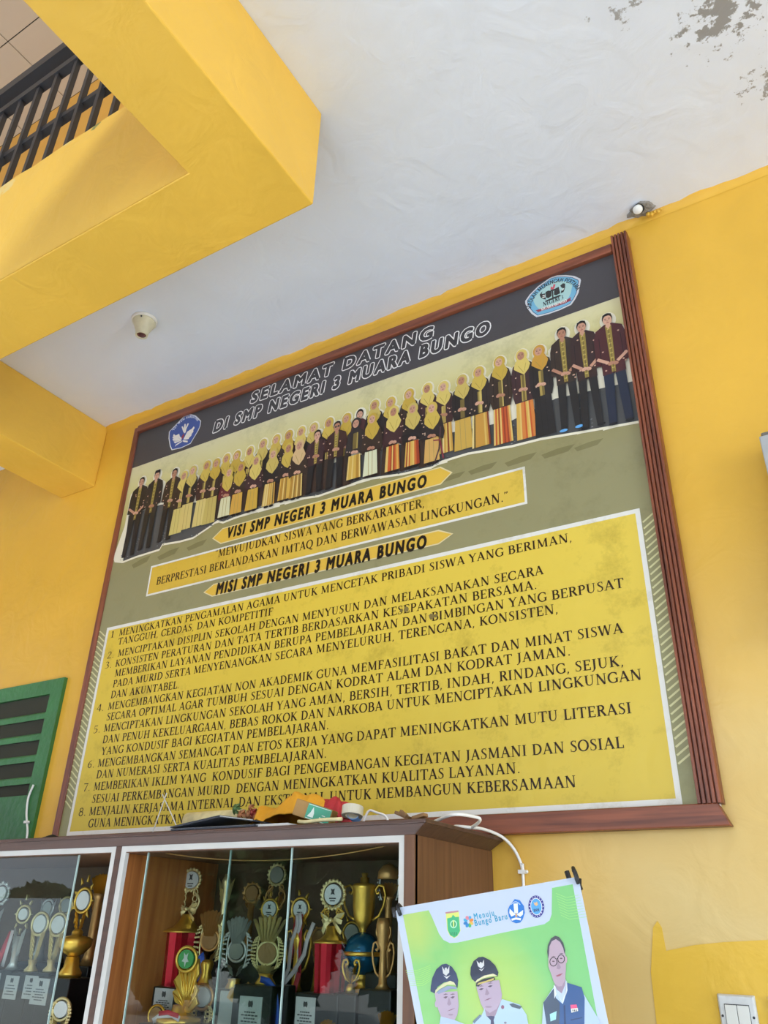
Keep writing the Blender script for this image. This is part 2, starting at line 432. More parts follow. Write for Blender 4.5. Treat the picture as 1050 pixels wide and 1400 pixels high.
# ------------------------------------------------------------------ printed graphics: a small painter
class Canvas:
    """flat ink shapes on a plane; later shapes lie a hair above earlier ones"""
    def __init__(s, plane, step=.00001):
        s.plane = plane; s.off = 0.0; s.step = step; s.v = []; s.f = []; s.c = []
    def next(s): s.off += s.step
    def q(s, pts, col, same=False):
        """pts in plane coordinates (u, v); col one colour or one per point"""
        if not same: s.next()
        b = len(s.v)
        for u, v in pts: s.v.append(s.plane(u, v, s.off))
        s.f.append(tuple(range(b, b + len(pts))))
        s.c.append([lin(k) for k in col] if isinstance(col, list) else [lin(col)] * len(pts))
    def ell(s, cx, cy, rx, ry, col, n=20, rot=0, a0=0, a1=360, same=False):
        pts = []
        for k in range(n):
            a = radians(a0 + (a1 - a0) * k / (n if a1 - a0 >= 360 else n - 1)); x_, y_ = rx * cos(a), ry * sin(a)
            pts.append((cx + x_ * cos(rot) - y_ * sin(rot), cy + x_ * sin(rot) + y_ * cos(rot)))
        s.q(pts, col, same)
    def line(s, pts, w, col, closed=False, same=False):
        if not same: s.next()
        ws = w if isinstance(w, list) else [w] * len(pts)
        P = [Vector((a, b)) for a, b in pts]; m = len(P); A = []
        for i in range(m):
            d0 = (P[i] - P[i - 1]) if (i > 0 or closed) else None
            d1 = (P[(i + 1) % m] - P[i]) if (i < m - 1 or closed) else None
            d0 = d0 or d1; d1 = d1 or d0
            if d0.length < 1e-9: d0 = d1
            if d1.length < 1e-9: d1 = d0
            d0 = d0.normalized(); d1 = d1.normalized()
            n0 = Vector((-d0.y, d0.x)); n1 = Vector((-d1.y, d1.x)); nn = n0 + n1
            if nn.length < .3: nn = n0
            nn.normalize(); k = 1 / max(.5, nn.dot(n0))
            A.append((P[i] + nn * (ws[i] * .5 * k), P[i] - nn * (ws[i] * .5 * k)))
        for i in range(m if closed else m - 1):
            j = (i + 1) % m
            s.q([A[i][0], A[j][0], A[j][1], A[i][1]], col, True)
    def build(s, name, m, parent):
        me = bpy.data.meshes.new(name)
        me.from_pydata([tuple(p) for p in s.v], [], s.f)
        at_ = me.color_attributes.new('ink', 'FLOAT_COLOR', 'CORNER')
        i = 0
        for f, cs in zip(s.f, s.c):
            for c in cs:
                at_.data[i].color = (*c, 1); i += 1
        me.materials.append(m)
        o = bpy.data.objects.new(name, me); COL.objects.link(o)
        o.parent = parent; o.matrix_parent_inverse = Matrix.Translation(-Vector(parent.location))
        return o

# --- serif capitals drawn as thick and thin strokes on a unit cap height
T_, t_ = .19, .085
def _arc(cx, cy, rx, ry, a0, a1, n=14, T=T_, t=t_):
    out = []
    for k in range(n + 1):
        a = radians(a0 + (a1 - a0) * k / n)
        out.append((cx + rx * cos(a), cy + ry * sin(a), t + (T - t) * abs(cos(a)) ** 1.3))
    return out
def _st(x, T=T_, y0=0., y1=1., sb=1, stp=1, h=.15):
    o = [[(x, y0, T), (x, y1, T)]]
    if sb: o.append([(x - h, y0 + .025, .05), (x + h, y0 + .025, .05)])
    if stp: o.append([(x - h, y1 - .025, .05), (x + h, y1 - .025, .05)])
    return o
def _sf(x, y, h=.13): return [[(x - h, y, .05), (x + h, y, .05)]]
_b, _tp = .025, .975
GL = {
 ' ': (.34, []),
 'A': (.80, [[(.12, 0, t_), (.39, 1, t_)], [(.38, 1, T_), (.67, 0, T_)], [(.20, .34, t_), (.57, .34, t_)]] + _sf(.12, _b, .11) + _sf(.67, _b)),
 'B': (.70, _st(.2) + [[(.2, .97, t_), (.36, .97, t_)] + _arc(.36, .75, .19, .22, 90, -90)[1:] + [(.2, .53, t_)], [(.36, .53, t_)] + _arc(.38, .28, .23, .25, 90, -90)[1:] + [(.2, .03, t_)]]),
 'C': (.74, [_arc(.44, .5, .34, .48, 48, 312, 20), [(.68, .70, t_), (.68, .95, t_)], [(.68, .30, t_), (.68, .08, t_)]]),
 'D': (.82, _st(.2) + [[(.2, .97, t_), (.34, .97, t_)] + _arc(.34, .5, .36, .47, 90, -90, 18)[1:] + [(.2, .03, t_)]]),
 'E': (.66, _st(.2) + [[(.2, .97, t_), (.58, .97, t_)], [(.57, 1, t_), (.57, .76, t_)], [(.2, .52, t_), (.48, .52, t_)], [(.48, .62, .05), (.48, .42, .05)], [(.2, .03, t_), (.6, .03, t_)], [(.59, 0, t_), (.59, .25, t_)]]),
 'F': (.62, _st(.2) + [[(.2, .97, t_), (.58, .97, t_)], [(.57, 1, t_), (.57, .76, t_)], [(.2, .52, t_), (.48, .52, t_)], [(.48, .62, .05), (.48, .42, .05)]]),
 'G': (.80, [_arc(.44, .5, .34, .48, 48, 318, 20), [(.68, .70, t_), (.68, .95, t_)], [(.68, .42, T_ * .9), (.68, .06, T_ * .9)], [(.54, .42, .05), (.80, .42, .05)]]),
 'H': (.90, _st(.2) + _st(.68) + [[(.2, .52, t_), (.68, .52, t_)]]),
 'I': (.42, _st(.2)),
 'J': (.44, [[(.24, 1, T_), (.24, .1, T_), (.16, -.12, t_), (.02, -.2, t_)]] + _sf(.24, _tp, .15)),
 'K': (.80, _st(.2) + [[(.24, .48, t_), (.62, .97, t_)], [(.32, .56, T_), (.68, .02, T_)]] + _sf(.62, _tp, .12) + _sf(.68, _b, .12)),
 'L': (.62, _st(.2) + [[(.2, .03, t_), (.58, .03, t_)], [(.57, 0, t_), (.57, .27, t_)]]),
 'M': (1.04, [[(.18, 0, t_), (.20, 1, t_)], [(.20, 1, T_), (.5, .08, T_)], [(.5, .06, t_), (.80, 1, t_)], [(.82, 1, T_), (.84, 0, T_)]] + _sf(.18, _b, .11) + _sf(.84, _b) + _sf(.16, _tp, .08) + _sf(.86, _tp, .09)),
 'N': (.88, [[(.18, 0, t_), (.18, 1, t_)], [(.18, 1, T_), (.68, 0, T_)], [(.70, 0, t_), (.70, 1, t_)]] + _sf(.18, _b, .11) + _sf(.16, _tp, .09) + _sf(.70, _tp, .11)),
 'O': (.84, [_arc(.42, .5, .33, .48, 0, 360, 24)]),
 'P': (.64, _st(.2) + [[(.2, .97, t_), (.34, .97, t_)] + _arc(.35, .73, .2, .24, 90, -90)[1:] + [(.2, .49, t_)]]),
 'Q': (.84, [_arc(.42, .5, .33, .48, 0, 360, 24), [(.40, .02, t_), (.56, -.12, T_ * .8), (.80, -.2, t_)]]),
 'R': (.74, _st(.2) + [[(.2, .97, t_), (.34, .97, t_)] + _arc(.35, .75, .2, .22, 90, -90)[1:] + [(.2, .53, t_)], [(.38, .53, T_), (.66, .02, T_)]] + _sf(.66, _b, .1)),
 'S': (.58, [[(.46, .90, t_)] + [(x_, y_, w_) for x_, y_, w_ in ((.38, .97, .06), (.27, .97, .08), (.16, .88, .12), (.15, .74, .15), (.24, .6, .16), (.36, .49, .16), (.46, .36, .15), (.46, .18, .13), (.36, .04, .08), (.24, .02, .06), (.10, .10, .06))], [(.47, 1., .05), (.47, .74, .05)], [(.1, .28, .05), (.1, 0, .05)]]),
 'T': (.72, [[(.36, 0, T_), (.36, 1, T_)], [(.04, .97, t_), (.68, .97, t_)], [(.05, 1, t_), (.05, .76, t_)], [(.67, 1, t_), (.67, .76, t_)]] + _sf(.36, _b, .15)),
 'U': (.84, [[(.2, 1, T_), (.2, .34, T_), (.25, .12, .12), (.42, .02, t_), (.58, .12, t_), (.65, .34, t_), (.65, 1, t_)]] + _sf(.2, _tp, .15) + _sf(.65, _tp, .12)),
 'V': (.78, [[(.12, 1, T_), (.40, 0, T_)], [(.40, 0, t_), (.66, 1, t_)]] + _sf(.12, _tp, .13) + _sf(.66, _tp, .11)),
 'W': (1.10, [[(.12, 1, T_), (.34, 0, T_)], [(.34, 0, t_), (.55, 1, t_)], [(.55, 1, T_), (.76, 0, T_)], [(.76, 0, t_), (.97, 1, t_)]] + _sf(.12, _tp, .12) + _sf(.97, _tp, .1)),
 'Y': (.74, [[(.10, 1, T_), (.37, .46, T_)], [(.37, .46, t_), (.64, 1, t_)], [(.37, .48, T_), (.37, 0, T_)]] + _sf(.1, _tp, .12) + _sf(.64, _tp, .1) + _sf(.37, _b, .15)),
 'Z': (.66, [[(.08, .97, t_), (.58, .97, t_)], [(.56, .97, T_), (.10, .03, T_)], [(.08, .03, t_), (.60, .03, t_)]]),
 ',': (.30, [[(.15, .10, .13), (.15, .0, .12), (.08, -.18, .04)]]),
 '.': (.30, [[(.15, .0, .13), (.15, .13, .13)]]),
 '“': (.46, [[(.14, .78, .12), (.14, .88, .12), (.20, 1., .04)], [(.32, .78, .12), (.32, .88, .12), (.38, 1., .04)]]),
 '”': (.46, [[(.14, 1., .12), (.14, .9, .12), (.08, .76, .04)], [(.32, 1., .12), (.32, .9, .12), (.26, .76, .04)]]),
 '1': (.50, _st(.25, stp=0) + [[(.25, .98, t_), (.10, .84, t_)]]),
 '2': (.58, [[(.10, .74, t_), (.16, .92, .09), (.28, .98, .07), (.42, .88, .13), (.43, .70, .14), (.30, .42, .10), (.08, .05, .08)], [(.06, .05, .1), (.5, .05, .1)]]),
 '3': (.58, [[(.10, .88, t_), (.26, .98, .07), (.42, .86, .13), (.40, .64, .13), (.22, .53, .06)], [(.22, .53, .06), (.44, .42, .13), (.46, .2, .14), (.30, .03, .07), (.08, .08, .06)]]),
 '4': (.58, [[(.38, 0, T_), (.38, 1, T_)], [(.36, 1, t_), (.04, .3, t_)], [(.04, .29, .07), (.54, .29, .07)]]),
 '5': (.58, [[(.48, .96, .09), (.15, .96, .09), (.13, .55, .05), (.30, .6, .07), (.46, .45, .13), (.44, .18, .14), (.26, .02, .07), (.08, .08, .06)]]),
 '6': (.58, [[(.46, .97, .05), (.22, .80, .1), (.11, .5, .14), (.12, .2, .14), (.28, .02, .06), (.44, .16, .13), (.44, .42, .13), (.30, .56, .06), (.14, .44, .06)]]),
 '7': (.56, [[(.06, .95, .1), (.5, .95, .1)], [(.48, .95, .07), (.22, 0, T_)]]),
 '8': (.58, [_arc(.28, .75, .16, .22, 0, 360, 14, .13), _arc(.28, .27, .19, .25, 0, 360, 14, .14)]),
}
def serif_width(txt): return sum(GL[c][0] for c in txt)
def serif(cv, txt, u0, v0, width, cap, col, dv=0.0):
    """a line of serif capitals from (u0, v0), squeezed to a width in metres"""
    k = width / serif_width(txt); x_ = u0; cv.next()
    for ch in txt:
        adv, strokes = GL[ch]
        for st in strokes:
            cv.line([(x_ + p[0] * k, v0 + dv * (x_ - u0) / width + p[1] * cap) for p in st], [p[2] * cap for p in st], col, same=True)
        x_ += adv * k
def arc_text(cv, txt, cx, cy, r, cap, col, a0, a1, w=.16):
    """plain capitals round an arc, angles in degrees"""
    tot = serif_width(txt); acc = 0; cv.next()
    for ch in txt:
        adv, strokes = GL[ch]
        a = radians(a0 + (a1 - a0) * (acc + adv / 2) / tot); acc += adv
        rt = a - pi / 2 if a1 < a0 else a + pi / 2
        rr = r if a1 < a0 else r
        ox, oy = cx + rr * cos(a), cy + rr * sin(a)
        for st in strokes:
            if len(st) == 2 and st[0][2] < .055: continue
            P = []
            for p in st:
                gx, gy = (p[0] - adv / 2) * cap * .9, p[1] * cap
                P.append((ox + gx * cos(rt) - gy * sin(rt), oy + gx * sin(rt) + gy * cos(rt)))
            cv.line(P, w * cap, col, same=True)
_tc = {}
def sans_polys(txt, off=0, edges=False):
    """plain capitals from the built-in typeface: filled polygons and their outline edges"""
    if txt not in _tc:
        cu = bpy.data.curves.new('lettering', 'FONT'); cu.body = txt; cu.resolution_u = 3; cu.space_character = 1.35
        o = bpy.data.objects.new('lettering', cu); COL.objects.link(o)
        bpy.context.view_layer.update()
        me = bpy.data.meshes.new_from_object(o.evaluated_get(bpy.context.evaluated_depsgraph_get()))
        bm = bmesh.new(); bm.from_mesh(me); bmesh.ops.remove_doubles(bm, verts=bm.verts, dist=1e-5)
        P = [[(v.co.x, v.co.y) for v in f.verts] for f in bm.faces]
        E = [tuple((v.co.x, v.co.y) for v in e.verts) for e in bm.edges if len(e.link_faces) == 1]
        bm.free(); bpy.data.objects.remove(o); bpy.data.curves.remove(cu); bpy.data.meshes.remove(me)
        _tc[txt] = (P, E)
    return _tc[txt] if edges else _tc[txt][0]
def sans(cv, txt, u0, v0, width, cap, col, w=.14, slant=0.0, outline=None, ow=.07, dv=0.0):
    """bold capitals: fill plus a stroke of w cap heights round every outline"""
    P, E = sans_polys(txt, 0, True)
    xs = [p[0] for f in P for p in f]; x0, x1 = min(xs), max(xs); k = width / (x1 - x0)
    H = max(p[1] for f in sans_polys('H') for p in f)
    def T(p): return (u0 + (p[0] - x0) * k + p[1] * cap / H * slant, v0 + dv * (p[0] - x0) / (x1 - x0) + p[1] * cap / H)
    def put(c, ww):
        if ww > 0:
            for a, b_ in E:      # every stroke a hair above the last, so that no two faces coincide
                cv.off += 1e-6; cv.line([T(a), T(b_)], ww * cap, c, same=True)
                cv.off += 1e-6; q = T(a); cv.ell(q[0], q[1], ww * cap / 2, ww * cap / 2, c, 8, same=True)
        cv.off += 1e-6
        for f in P: cv.q([T(p) for p in f], c, True)
    if outline: put(outline, w + 2 * ow)
    put(col, w)

# ------------------------------------------------------------------ framed notice board
YB = -.022
def b(px, py): q = at(px, py, YB); return (q.x, q.z)
def bs(*pts): return [b(*p) for p in pts]
nb = empty('school_notice_board', (-1.68, 0, .30 + 1.5), 'huge brown framed board with SELAMAT DATANG heading and staff group photo', 'notice board')
def nbp(name, mb, m, bevel=0):
    o = mb.build(name, m, nb, bevel); o.matrix_parent_inverse = Matrix.Translation(-Vector(nb.location)); return o
TLi, TRi, BRi = b(191, 594), b(848, 339), b(962, 1101)
XL, XR = at(183, 590, -.045).x, at(859, 318, -.045).x
XR = (at(859, 330, -.045).x + at(988, 1105, -.045).x) / 2
ZT, ZB = at(845, 327, -.045).z, at(985, 1117, -.045).z
XLo = (at(184, 592, -.030).x + at(70, 1130, -.030).x) / 2
FW = .062
nbp('backing_board', MB().box((XLo + .01, -.020, ZB + .01), (XR - .01, -.001, ZT - .01)), m_white)
def fluted(lo, hi, vertical):
    """a rail with four rounded flutes"""
    mb = MB(); (x0, z0), (x1, z1) = lo, hi
    k = 5; prof = []
    span = (x1 - x0) if vertical else (z1 - z0)
    for i in range(k):
        for s_, d in ((.06, .036), (.22, .045), (.78, .045), (.94, .036)):
            prof.append((span * (i + s_) / k, -d))
    prof = [(0, -.001), (0, -.034)] + prof + [(span, -.034), (span, -.001)]
    n_ = len(prof); vs = []
    for e in (0, 1):
        for s_, d in prof:
            vs.append((x0 + s_, d, (z0, z1)[e]) if vertical else ((x0, x1)[e], d, z0 + s_))
    fs = [(i, i + 1, n_ + i + 1, n_ + i) for i in range(n_ - 1)] + [tuple(range(n_)), tuple(range(n_, 2 * n_))]
    return mb.add(vs, fs)
nbp('frame_rail', fluted((XR - FW, ZB + .035), (XR, ZT + .03), True), m_framev)
nbp('frame_rail', MB().box((XLo + .002, -.030, ZB + .035), (XLo + .036, -.001, ZT)), m_framev, .004)
nbp('frame_rail', MB().box((XLo + .036, -.040, ZT - .040), (XR - FW, -.001, ZT)), m_frame, .004)
nbp('frame_rail', MB().hexa([(XLo, -.042, ZB - .02), (XR + .012, -.042, ZB - .02), (XR + .012, -.001, ZB - .02), (XLo, -.001, ZB - .02)], [(XLo, -.042, ZB + .035), (XR - .012, -.042, ZB + .035), (XR - .012, -.001, ZB + .035), (XLo, -.001, ZB + .035)]), m_frame, .003)
m_vinyl = print_mat('printed_vinyl', .42, .35, '54512f', 5, .25)
m_mission = print_mat('printed_vinyl_panel', .42, .55, '8a7420', 6, .25)
m_print = print_mat('printed_vinyl_clean', .42)

def plane_at(y0): return lambda u, v, off: (u, y0 - off, v)
# vinyl sheet with its own printed fade from cream to olive
cv = Canvas(plane_at(YB))
xl, xr = XLo + .02, XR - .02
zb_band = (b(181, 641)[1] + b(857, 401)[1]) / 2
rows = [(zb_band, 'cfc79e'), (zb_band - .12, 'cdc388'), (zb_band - .30, 'b9ad6c'), (zb_band - .48, '8f875a'), (zb_band - .62, '8b8560'), (ZB + .01, '928f66')]
for (za, ca), (zc_, cb) in zip(rows, rows[1:]):
    cv.q([(xl, za), (xr, za), (xr, zc_), (xl, zc_)], [ca, ca, cb, cb], True)
# darker torn-edge swooshes printed under the group
for (px, py, w_, h_) in [(180, 768, 26, 9), (215, 757, 30, 9), (255, 745, 28, 8), (640, 640, 40, 9), (690, 628, 44, 10), (740, 617, 46, 10), (785, 608, 40, 9), (600, 652, 36, 8), (330, 722, 40, 7)]:
    q = bs((px, py + h_ * .5), (px + w_ * .5, py - h_ * .4), (px + w_, py - h_), (px + w_ * .8, py), (px + w_ * .4, py + h_ * .6), (px + w_ * .1, py + h_))
    cv.q(q, '77704a')
cv.build('vinyl_sheet', m_vinyl, nb)

# heading band
cv = Canvas(plane_at(YB - .0003))
cv.q([(xl, zb_band), (xr, zb_band), (xr, ZT - .02), (xl, ZT - .02)], ['423d3e', '423d3e', '454245', '3d393a'])
def text_fit(fn, cv, txt, p0, p1, cap, col, **kw):
    (u0, v0), (u1, v1) = b(*p0), b(*p1)
    fn(cv, txt, u0, v0, u1 - u0, cap, col, dv=v1 - v0, **kw)
def capz(p_base, p_top): return b(*p_top)[1] - b(*p_base)[1]
c1 = .058
text_fit(sans, cv, 'SELAMAT DATANG', (343, 551), (590, 461.5), c1, '3a3638', w=.15, slant=.14, outline='efece8', ow=.08)
text_fit(sans, cv, 'DI SMP NEGERI 3 MUARA BUNGO', (292.5, 591), (668, 455.5), c1 * 1.02, '3a3638', w=.15, slant=.14, outline='efece8', ow=.08)
cv.build('heading_band', m_print, nb)

# emblem with white wings on blue (left of the heading)
cv = Canvas(plane_at(YB - .0008))
def E1(*pts): return [b(215 + x_ / 13.125, 550 + y_ / 13.125) for x_, y_ in pts]
o1 = E1((212, 530), (480, 250), (590, 208), (690, 240), (790, 335), (775, 430), (740, 510), (600, 745), (430, 825), (260, 862), (228, 790), (205, 650))
cv.q(o1, 'd8d8d8')
cc = Vector((sum(p[0] for p in o1) / len(o1), sum(p[1] for p in o1) / len(o1)))
cv.q([tuple(cc + (Vector(p) - cc) * .95) for p in o1], '3a4f8e')
lw = [E1((440, 690), (300, 570), (285, 600), (310, 625)), E1((440, 690), (285, 610), (275, 640), (310, 665)), E1((440, 690), (275, 655), (285, 690), (325, 695)), E1((440, 690), (295, 705), (320, 740), (360, 720)), E1((435, 680), (330, 600), (395, 565), (410, 620), (440, 640))]
rw = [E1((470, 670), (660, 430), (672, 460), (640, 510)), E1((470, 670), (650, 500), (650, 530), (610, 580)), E1((470, 670), (625, 570), (610, 605), (570, 640)), E1((470, 670), (580, 630), (565, 660), (520, 672)), E1((470, 670), (540, 530), (600, 490), (640, 470), (600, 560), (540, 640)),
      E1((470, 535), (438, 440), (460, 432), (478, 470), (490, 390), (515, 390), (512, 460), (545, 380), (572, 380), (525, 480), (512, 540), (490, 560))]
for f in lw + rw: cv.q(f, 'e4ddd2')
cv.q(E1((438, 625), (475, 560), (488, 600), (455, 660)), '8c2f35')
cv.q(E1((318, 800), (335, 760), (430, 700), (445, 690), (440, 715), (345, 775)), 'e4ddd2')
cv.q(E1((450, 695), (470, 682), (550, 692), (545, 722), (480, 715)), 'e4ddd2')
ctr = E1((490, 560))[0]; rad = abs(E1((490, 290))[0][1] - ctr[1])
arc_text(cv, 'TUT WURI HANDAYANI', ctr[0], ctr[1], rad * .92, rad * .17, 'dfe3ee', 152, 30)
cv.build('blue_winged_emblem', m_print, nb)

# school emblem at the right of the heading
cv = Canvas(plane_at(YB - .0008))
def E2(*pts): return [b(705 + x_ / 10.5, 365 + y_ / 10.5) for x_, y_ in pts]
o2 = E2((138, 490), (200, 400), (320, 280), (510, 145), (600, 122), (720, 118), (840, 130), (930, 170), (938, 195), (905, 370), (860, 460), (800, 545), (640, 620), (470, 680), (300, 722), (230, 675), (170, 600), (140, 530))
def shrink(o, k):
    c_ = Vector((sum(p[0] for p in o) / len(o), sum(p[1] for p in o) / len(o)))
    return [tuple(c_ + (Vector(p) - c_) * k) for p in o]
for k, c in ((1, 'c9c9cc'), (.925, '28466e'), (.90, '6fa9c6')): cv.q(shrink(o2, k), c)
cv.q(shrink(o2, .70), 'a5c7c4')
for f in [E2((345, 400), (385, 350), (375, 390), (430, 380), (420, 420), (440, 470), (400, 465), (360, 440)),
          E2((430, 360), (470, 340), (520, 345), (515, 420), (470, 450), (435, 440)), E2((555, 320), (620, 285), (640, 380), (580, 410), (550, 400)),
          E2((680, 235), (712, 240), (712, 300), (690, 360), (650, 380), (655, 345), (690, 310), (660, 300), (640, 270)),
          E2((420, 490), (530, 440), (640, 400), (650, 420), (540, 465), (430, 505)), E2((495, 330), (560, 315), (550, 345), (515, 352)), E2((522, 350), (540, 346), (545, 440), (525, 445))]:
    cv.q(f, '2f2d2c')
for f in [E2((385, 410), (425, 400), (420, 415), (390, 425)), E2((380, 435), (425, 425), (420, 440), (390, 450)), E2((665, 330), (700, 300), (695, 320), (670, 345))]: cv.q(f, 'd9d6cf')
cv.q(E2((500, 320), (510, 280), (535, 295), (545, 250), (572, 252), (560, 300), (540, 325)), 'c4525e')
cv.q(E2((285, 625), (370, 600), (560, 548), (725, 480), (800, 430), (785, 465), (805, 480), (700, 530), (500, 595), (290, 660), (320, 640)), '8c3440')
c2 = Vector(E2((540, 470))[0]); r2 = abs(E2((540, 200))[0][1] - c2.y)
P0, P1 = E2((395, 570), (690, 455)); serif(cv, 'NEGERI 3', P0[0], (P0[1] + P1[1]) / 2 , P1[0] - P0[0], r2 * .21, '2a2a2c')
P0, P1 = E2((365, 632), (735, 500)); serif(cv, 'MUARA BUNGO', P0[0], (P0[1] + P1[1]) / 2 - r2 * .01, P1[0] - P0[0], r2 * .15, 'e8e0da')
arc_text(cv, 'SEKOLAH MENENGAH PERTAMA', c2.x, c2.y - r2 * .12, r2 * .98, r2 * .2, '26282c', 176, 8)
cv.build('school_emblem', m_print, nb)

# ---------------- group photograph
gp = Canvas(plane_at(YB - .0006), .000006)
SK = ['b98a72', 'c79a82', 'a9785f']; MUST = ['c2a64c', 'b99a3e', 'cdb662', 'bfa85a']
JK = ['2b2423', '33261f', '3a2426', '241f1f']
def fig_frame(hx, hy, fy):
    u, v = b(hx, hy)
    q = b(hx - (fy - hy) * (592 - hx) / (hy + 1326), fy)
    return u, v, v - q[1]
figs = [  # kind, head-top pixel, feet pixel y, options
 ('W', 311, 621, 712, {}), ('W', 325, 617, 706, {}), ('W', 343, 611, 700, {}), ('W', 361, 601, 696, {}), ('W', 379, 595, 692, {}), ('W', 396, 589, 688, {}),
 ('W', 413, 584, 684, {}), ('W', 430, 579, 678, {}), ('W', 451, 572, 672, {}), ('W', 475, 566, 668, {}), ('D', 493, 560, 662, {'c': '4a2a2c'}),
 ('W', 513, 548, 655, {}), ('W', 535, 544, 650, {}), ('W', 560, 533, 645, {}), ('W', 585, 525, 640, {}),
 ('M', 196, 653, 763, {'w': 1.15}), ('M', 217, 644, 753, {'cap': 1, 'w': 1.1}), ('M', 241, 641, 742, {'w': 1.1}),
 ('W', 254, 645, 733, {'s': 'c6b46a', 'j': '33241f'}), ('W', 266, 638, 727, {'s': 'cbb56e'}), ('W', 285, 631, 722, {'s': 'cbb872', 'j': '3a2422'}), ('W', 298, 628, 719, {'s': 'b9a55c'}),
 ('W', 607, 523, 623, {'s': 'st'}), ('W', 632, 514, 618, {'s': 'be9a48'}), ('W', 655, 503, 614, {'s': 'st'}), ('W', 683, 489, 610, {'s': 'rd'}),
 ('W', 713, 480, 603, {'s': 'rd'}), ('W', 737, 474, 599, {'s': '232122', 'h': 'b98a35', 'long': 1}),
 ('S', 316, 640, 712, {'s': 'd3cfa6', 'j': '5a2228'}), ('S', 332, 633, 708, {'s': 'c79a44'}), ('S', 353, 624, 703, {'s': 'c09a3e'}),
 ('S', 376, 615, 697, {'s': 'st'}), ('S', 397, 607, 689, {'s': 'gs'}), ('S', 412, 603, 686, {'s': 'gs', 'h': 'cbab7c'}),
 ('M', 436, 589, 677, {'w': 1.1}), ('M', 463, 577, 670, {'w': 1.1, 'g': 1, 'c': '38211f'}), ('S', 489, 573, 661, {'s': 'gs', 'h': '2a2526'}),
 ('S', 511, 567, 656, {'s': 'd2d3b0'}), ('S', 540, 557, 650, {'s': 'rd'}), ('S', 566, 553, 643, {'s': 'rd'}), ('S', 592, 552, 638, {'s': 'c69c58'}),
 ('M', 768, 450, 591, {'shoe': '5fa0d8'}), ('M', 795, 441, 588, {'c': '33201f'}), ('M', 830, 431, 582, {'c': '451f22', 'p': '1f2536', 'w': 1.12}),
]
XS = .92       # printed figures stand a little narrower than life
FR = [(k, *fig_frame(hx, hy, fy), o) for k, hx, hy, fy, o in figs]
HUNIT = .29    # printed full height of a standing person
# halo pass
for k, u, v, h, o in FR:
    H = h; hw = .052 * o.get('w', 1)
    gp.ell(u, v - .026, .030, .037, 'e6dfc8', 16)
    sh = v - .06
    gp.q([(u - .02, sh + .016), (u + .02, sh + .016), (u + hw + .008, sh - .02), (u + hw + .008, v - H), (u - hw - .008, v - H), (u - hw - .008, sh - .02)], 'e6dfc8')
bot = bs((155, 763), (157, 769), (168, 770), (186, 763), (218, 753), (222, 746), (246, 742), (264, 737), (285, 723), (297, 714), (305, 716), (320, 710), (350, 700), (368, 693), (400, 685), (435, 680), (470, 668), (500, 657), (550, 650), (590, 641), (604, 633), (640, 622), (700, 612), (740, 602), (800, 592), (878, 578), (876, 560))
top = bs((872, 520), (760, 545), (700, 575), (600, 595), (500, 620), (400, 650), (300, 685), (220, 690), (176, 705))
gp.q(bot + top, 'e6dfc8')
dz = .010
botin = [(p[0], p[1] + dz) for p in bot[2:-1]]
gp.q(botin + top, '4a4a4a')
for i in range(260):   # speckle of the paved ground between the legs
    t = random.random(); j = int(t * (len(botin) - 1)); p = botin[j]
    gp.ell(p[0] + random.uniform(-.02, .03), p[1] + random.uniform(.004, .10) * (1 if j < 5 or j > len(botin) - 6 else .1), .004, .0016, random.choice(['6f7274', '8a8c8c', '303234']), 6)
def stripes(x0, x1, z0, z1, cols, seed, n=9, flare=.0):
    rnd = random.Random(seed)
    gp.next()
    for i in range(n):
        a = i / n; c_ = (i + 1) / n
        gp.q([(x0 + (x1 - x0) * a, z1), (x0 + (x1 - x0) * c_, z1), (x0 - flare + (x1 - x0 + 2 * flare) * c_, z0), (x0 - flare + (x1 - x0 + 2 * flare) * a, z0)], rnd.choice(cols), True)
def skirt(x0, x1, z0, z1, s, seed, flare=.004):
    if s == 'st': stripes(x0, x1, z0, z1, ['c8a85a', 'b98a3e', '7a3a26', 'd6c184', '6a5a34'], seed, 10, flare)
    elif s == 'rd': stripes(x0, x1, z0, z1, ['b5532a', 'c8a24e', '8e3a24', 'd2b366', 'c2773a'], seed, 11, flare)
    elif s == 'gs': stripes(x0, x1, z0, z1, ['c6a04a', 'a97e34', 'd3b76e', '8a6a34'], seed, 9, flare)
    else:
        gp.q([(x0, z1), (x1, z1), (x1 + flare, z0), (x0 - flare, z0)], s)
        for k in (.3, .62): gp.line([(x0 + (x1 - x0) * k, z1), (x0 + (x1 - x0) * (k + .05), z0)], .0025, 'a18a50' if s[0] in 'bcd' else '1b1a1b')
def face(u, v, rx, ry, i, g=0):
    sk = SK[i % 3]
    gp.ell(u, v, rx, ry, sk, 16)
    for s_ in (-1, 1):
        gp.ell(u + s_ * rx * .42, v + ry * .14, rx * .2, ry * .07, '2c201c', 8)
        gp.line([(u + s_ * rx * .18, v + ry * .36), (u + s_ * rx * .66, v + ry * .34)], ry * .08, '4a332a')
    gp.q([(u - rx * .1, v + ry * .1), (u + rx * .14, v - ry * .25), (u - rx * .14, v - ry * .25)], '9a6c56')
    gp.ell(u, v - ry * .5, rx * .32, ry * .09, '93504a', 8)
    if g:
        for s_ in (-1, 1): gp.ell(u + s_ * rx * .42, v + ry * .14, rx * .36, ry * .2, '17171a', 10)
def hand_pair(u, v, i):
    sk = SK[(i + 1) % 3]
    gp.ell(u - .008, v, .011, .008, sk, 10, .4); gp.ell(u + .008, v - .003, .011, .008, sk, 10, -.4)
    for k in range(3): gp.line([(u - .006 + k * .006, v - .002), (u - .002 + k * .006, v - .010)], .0012, '8a5f4a')
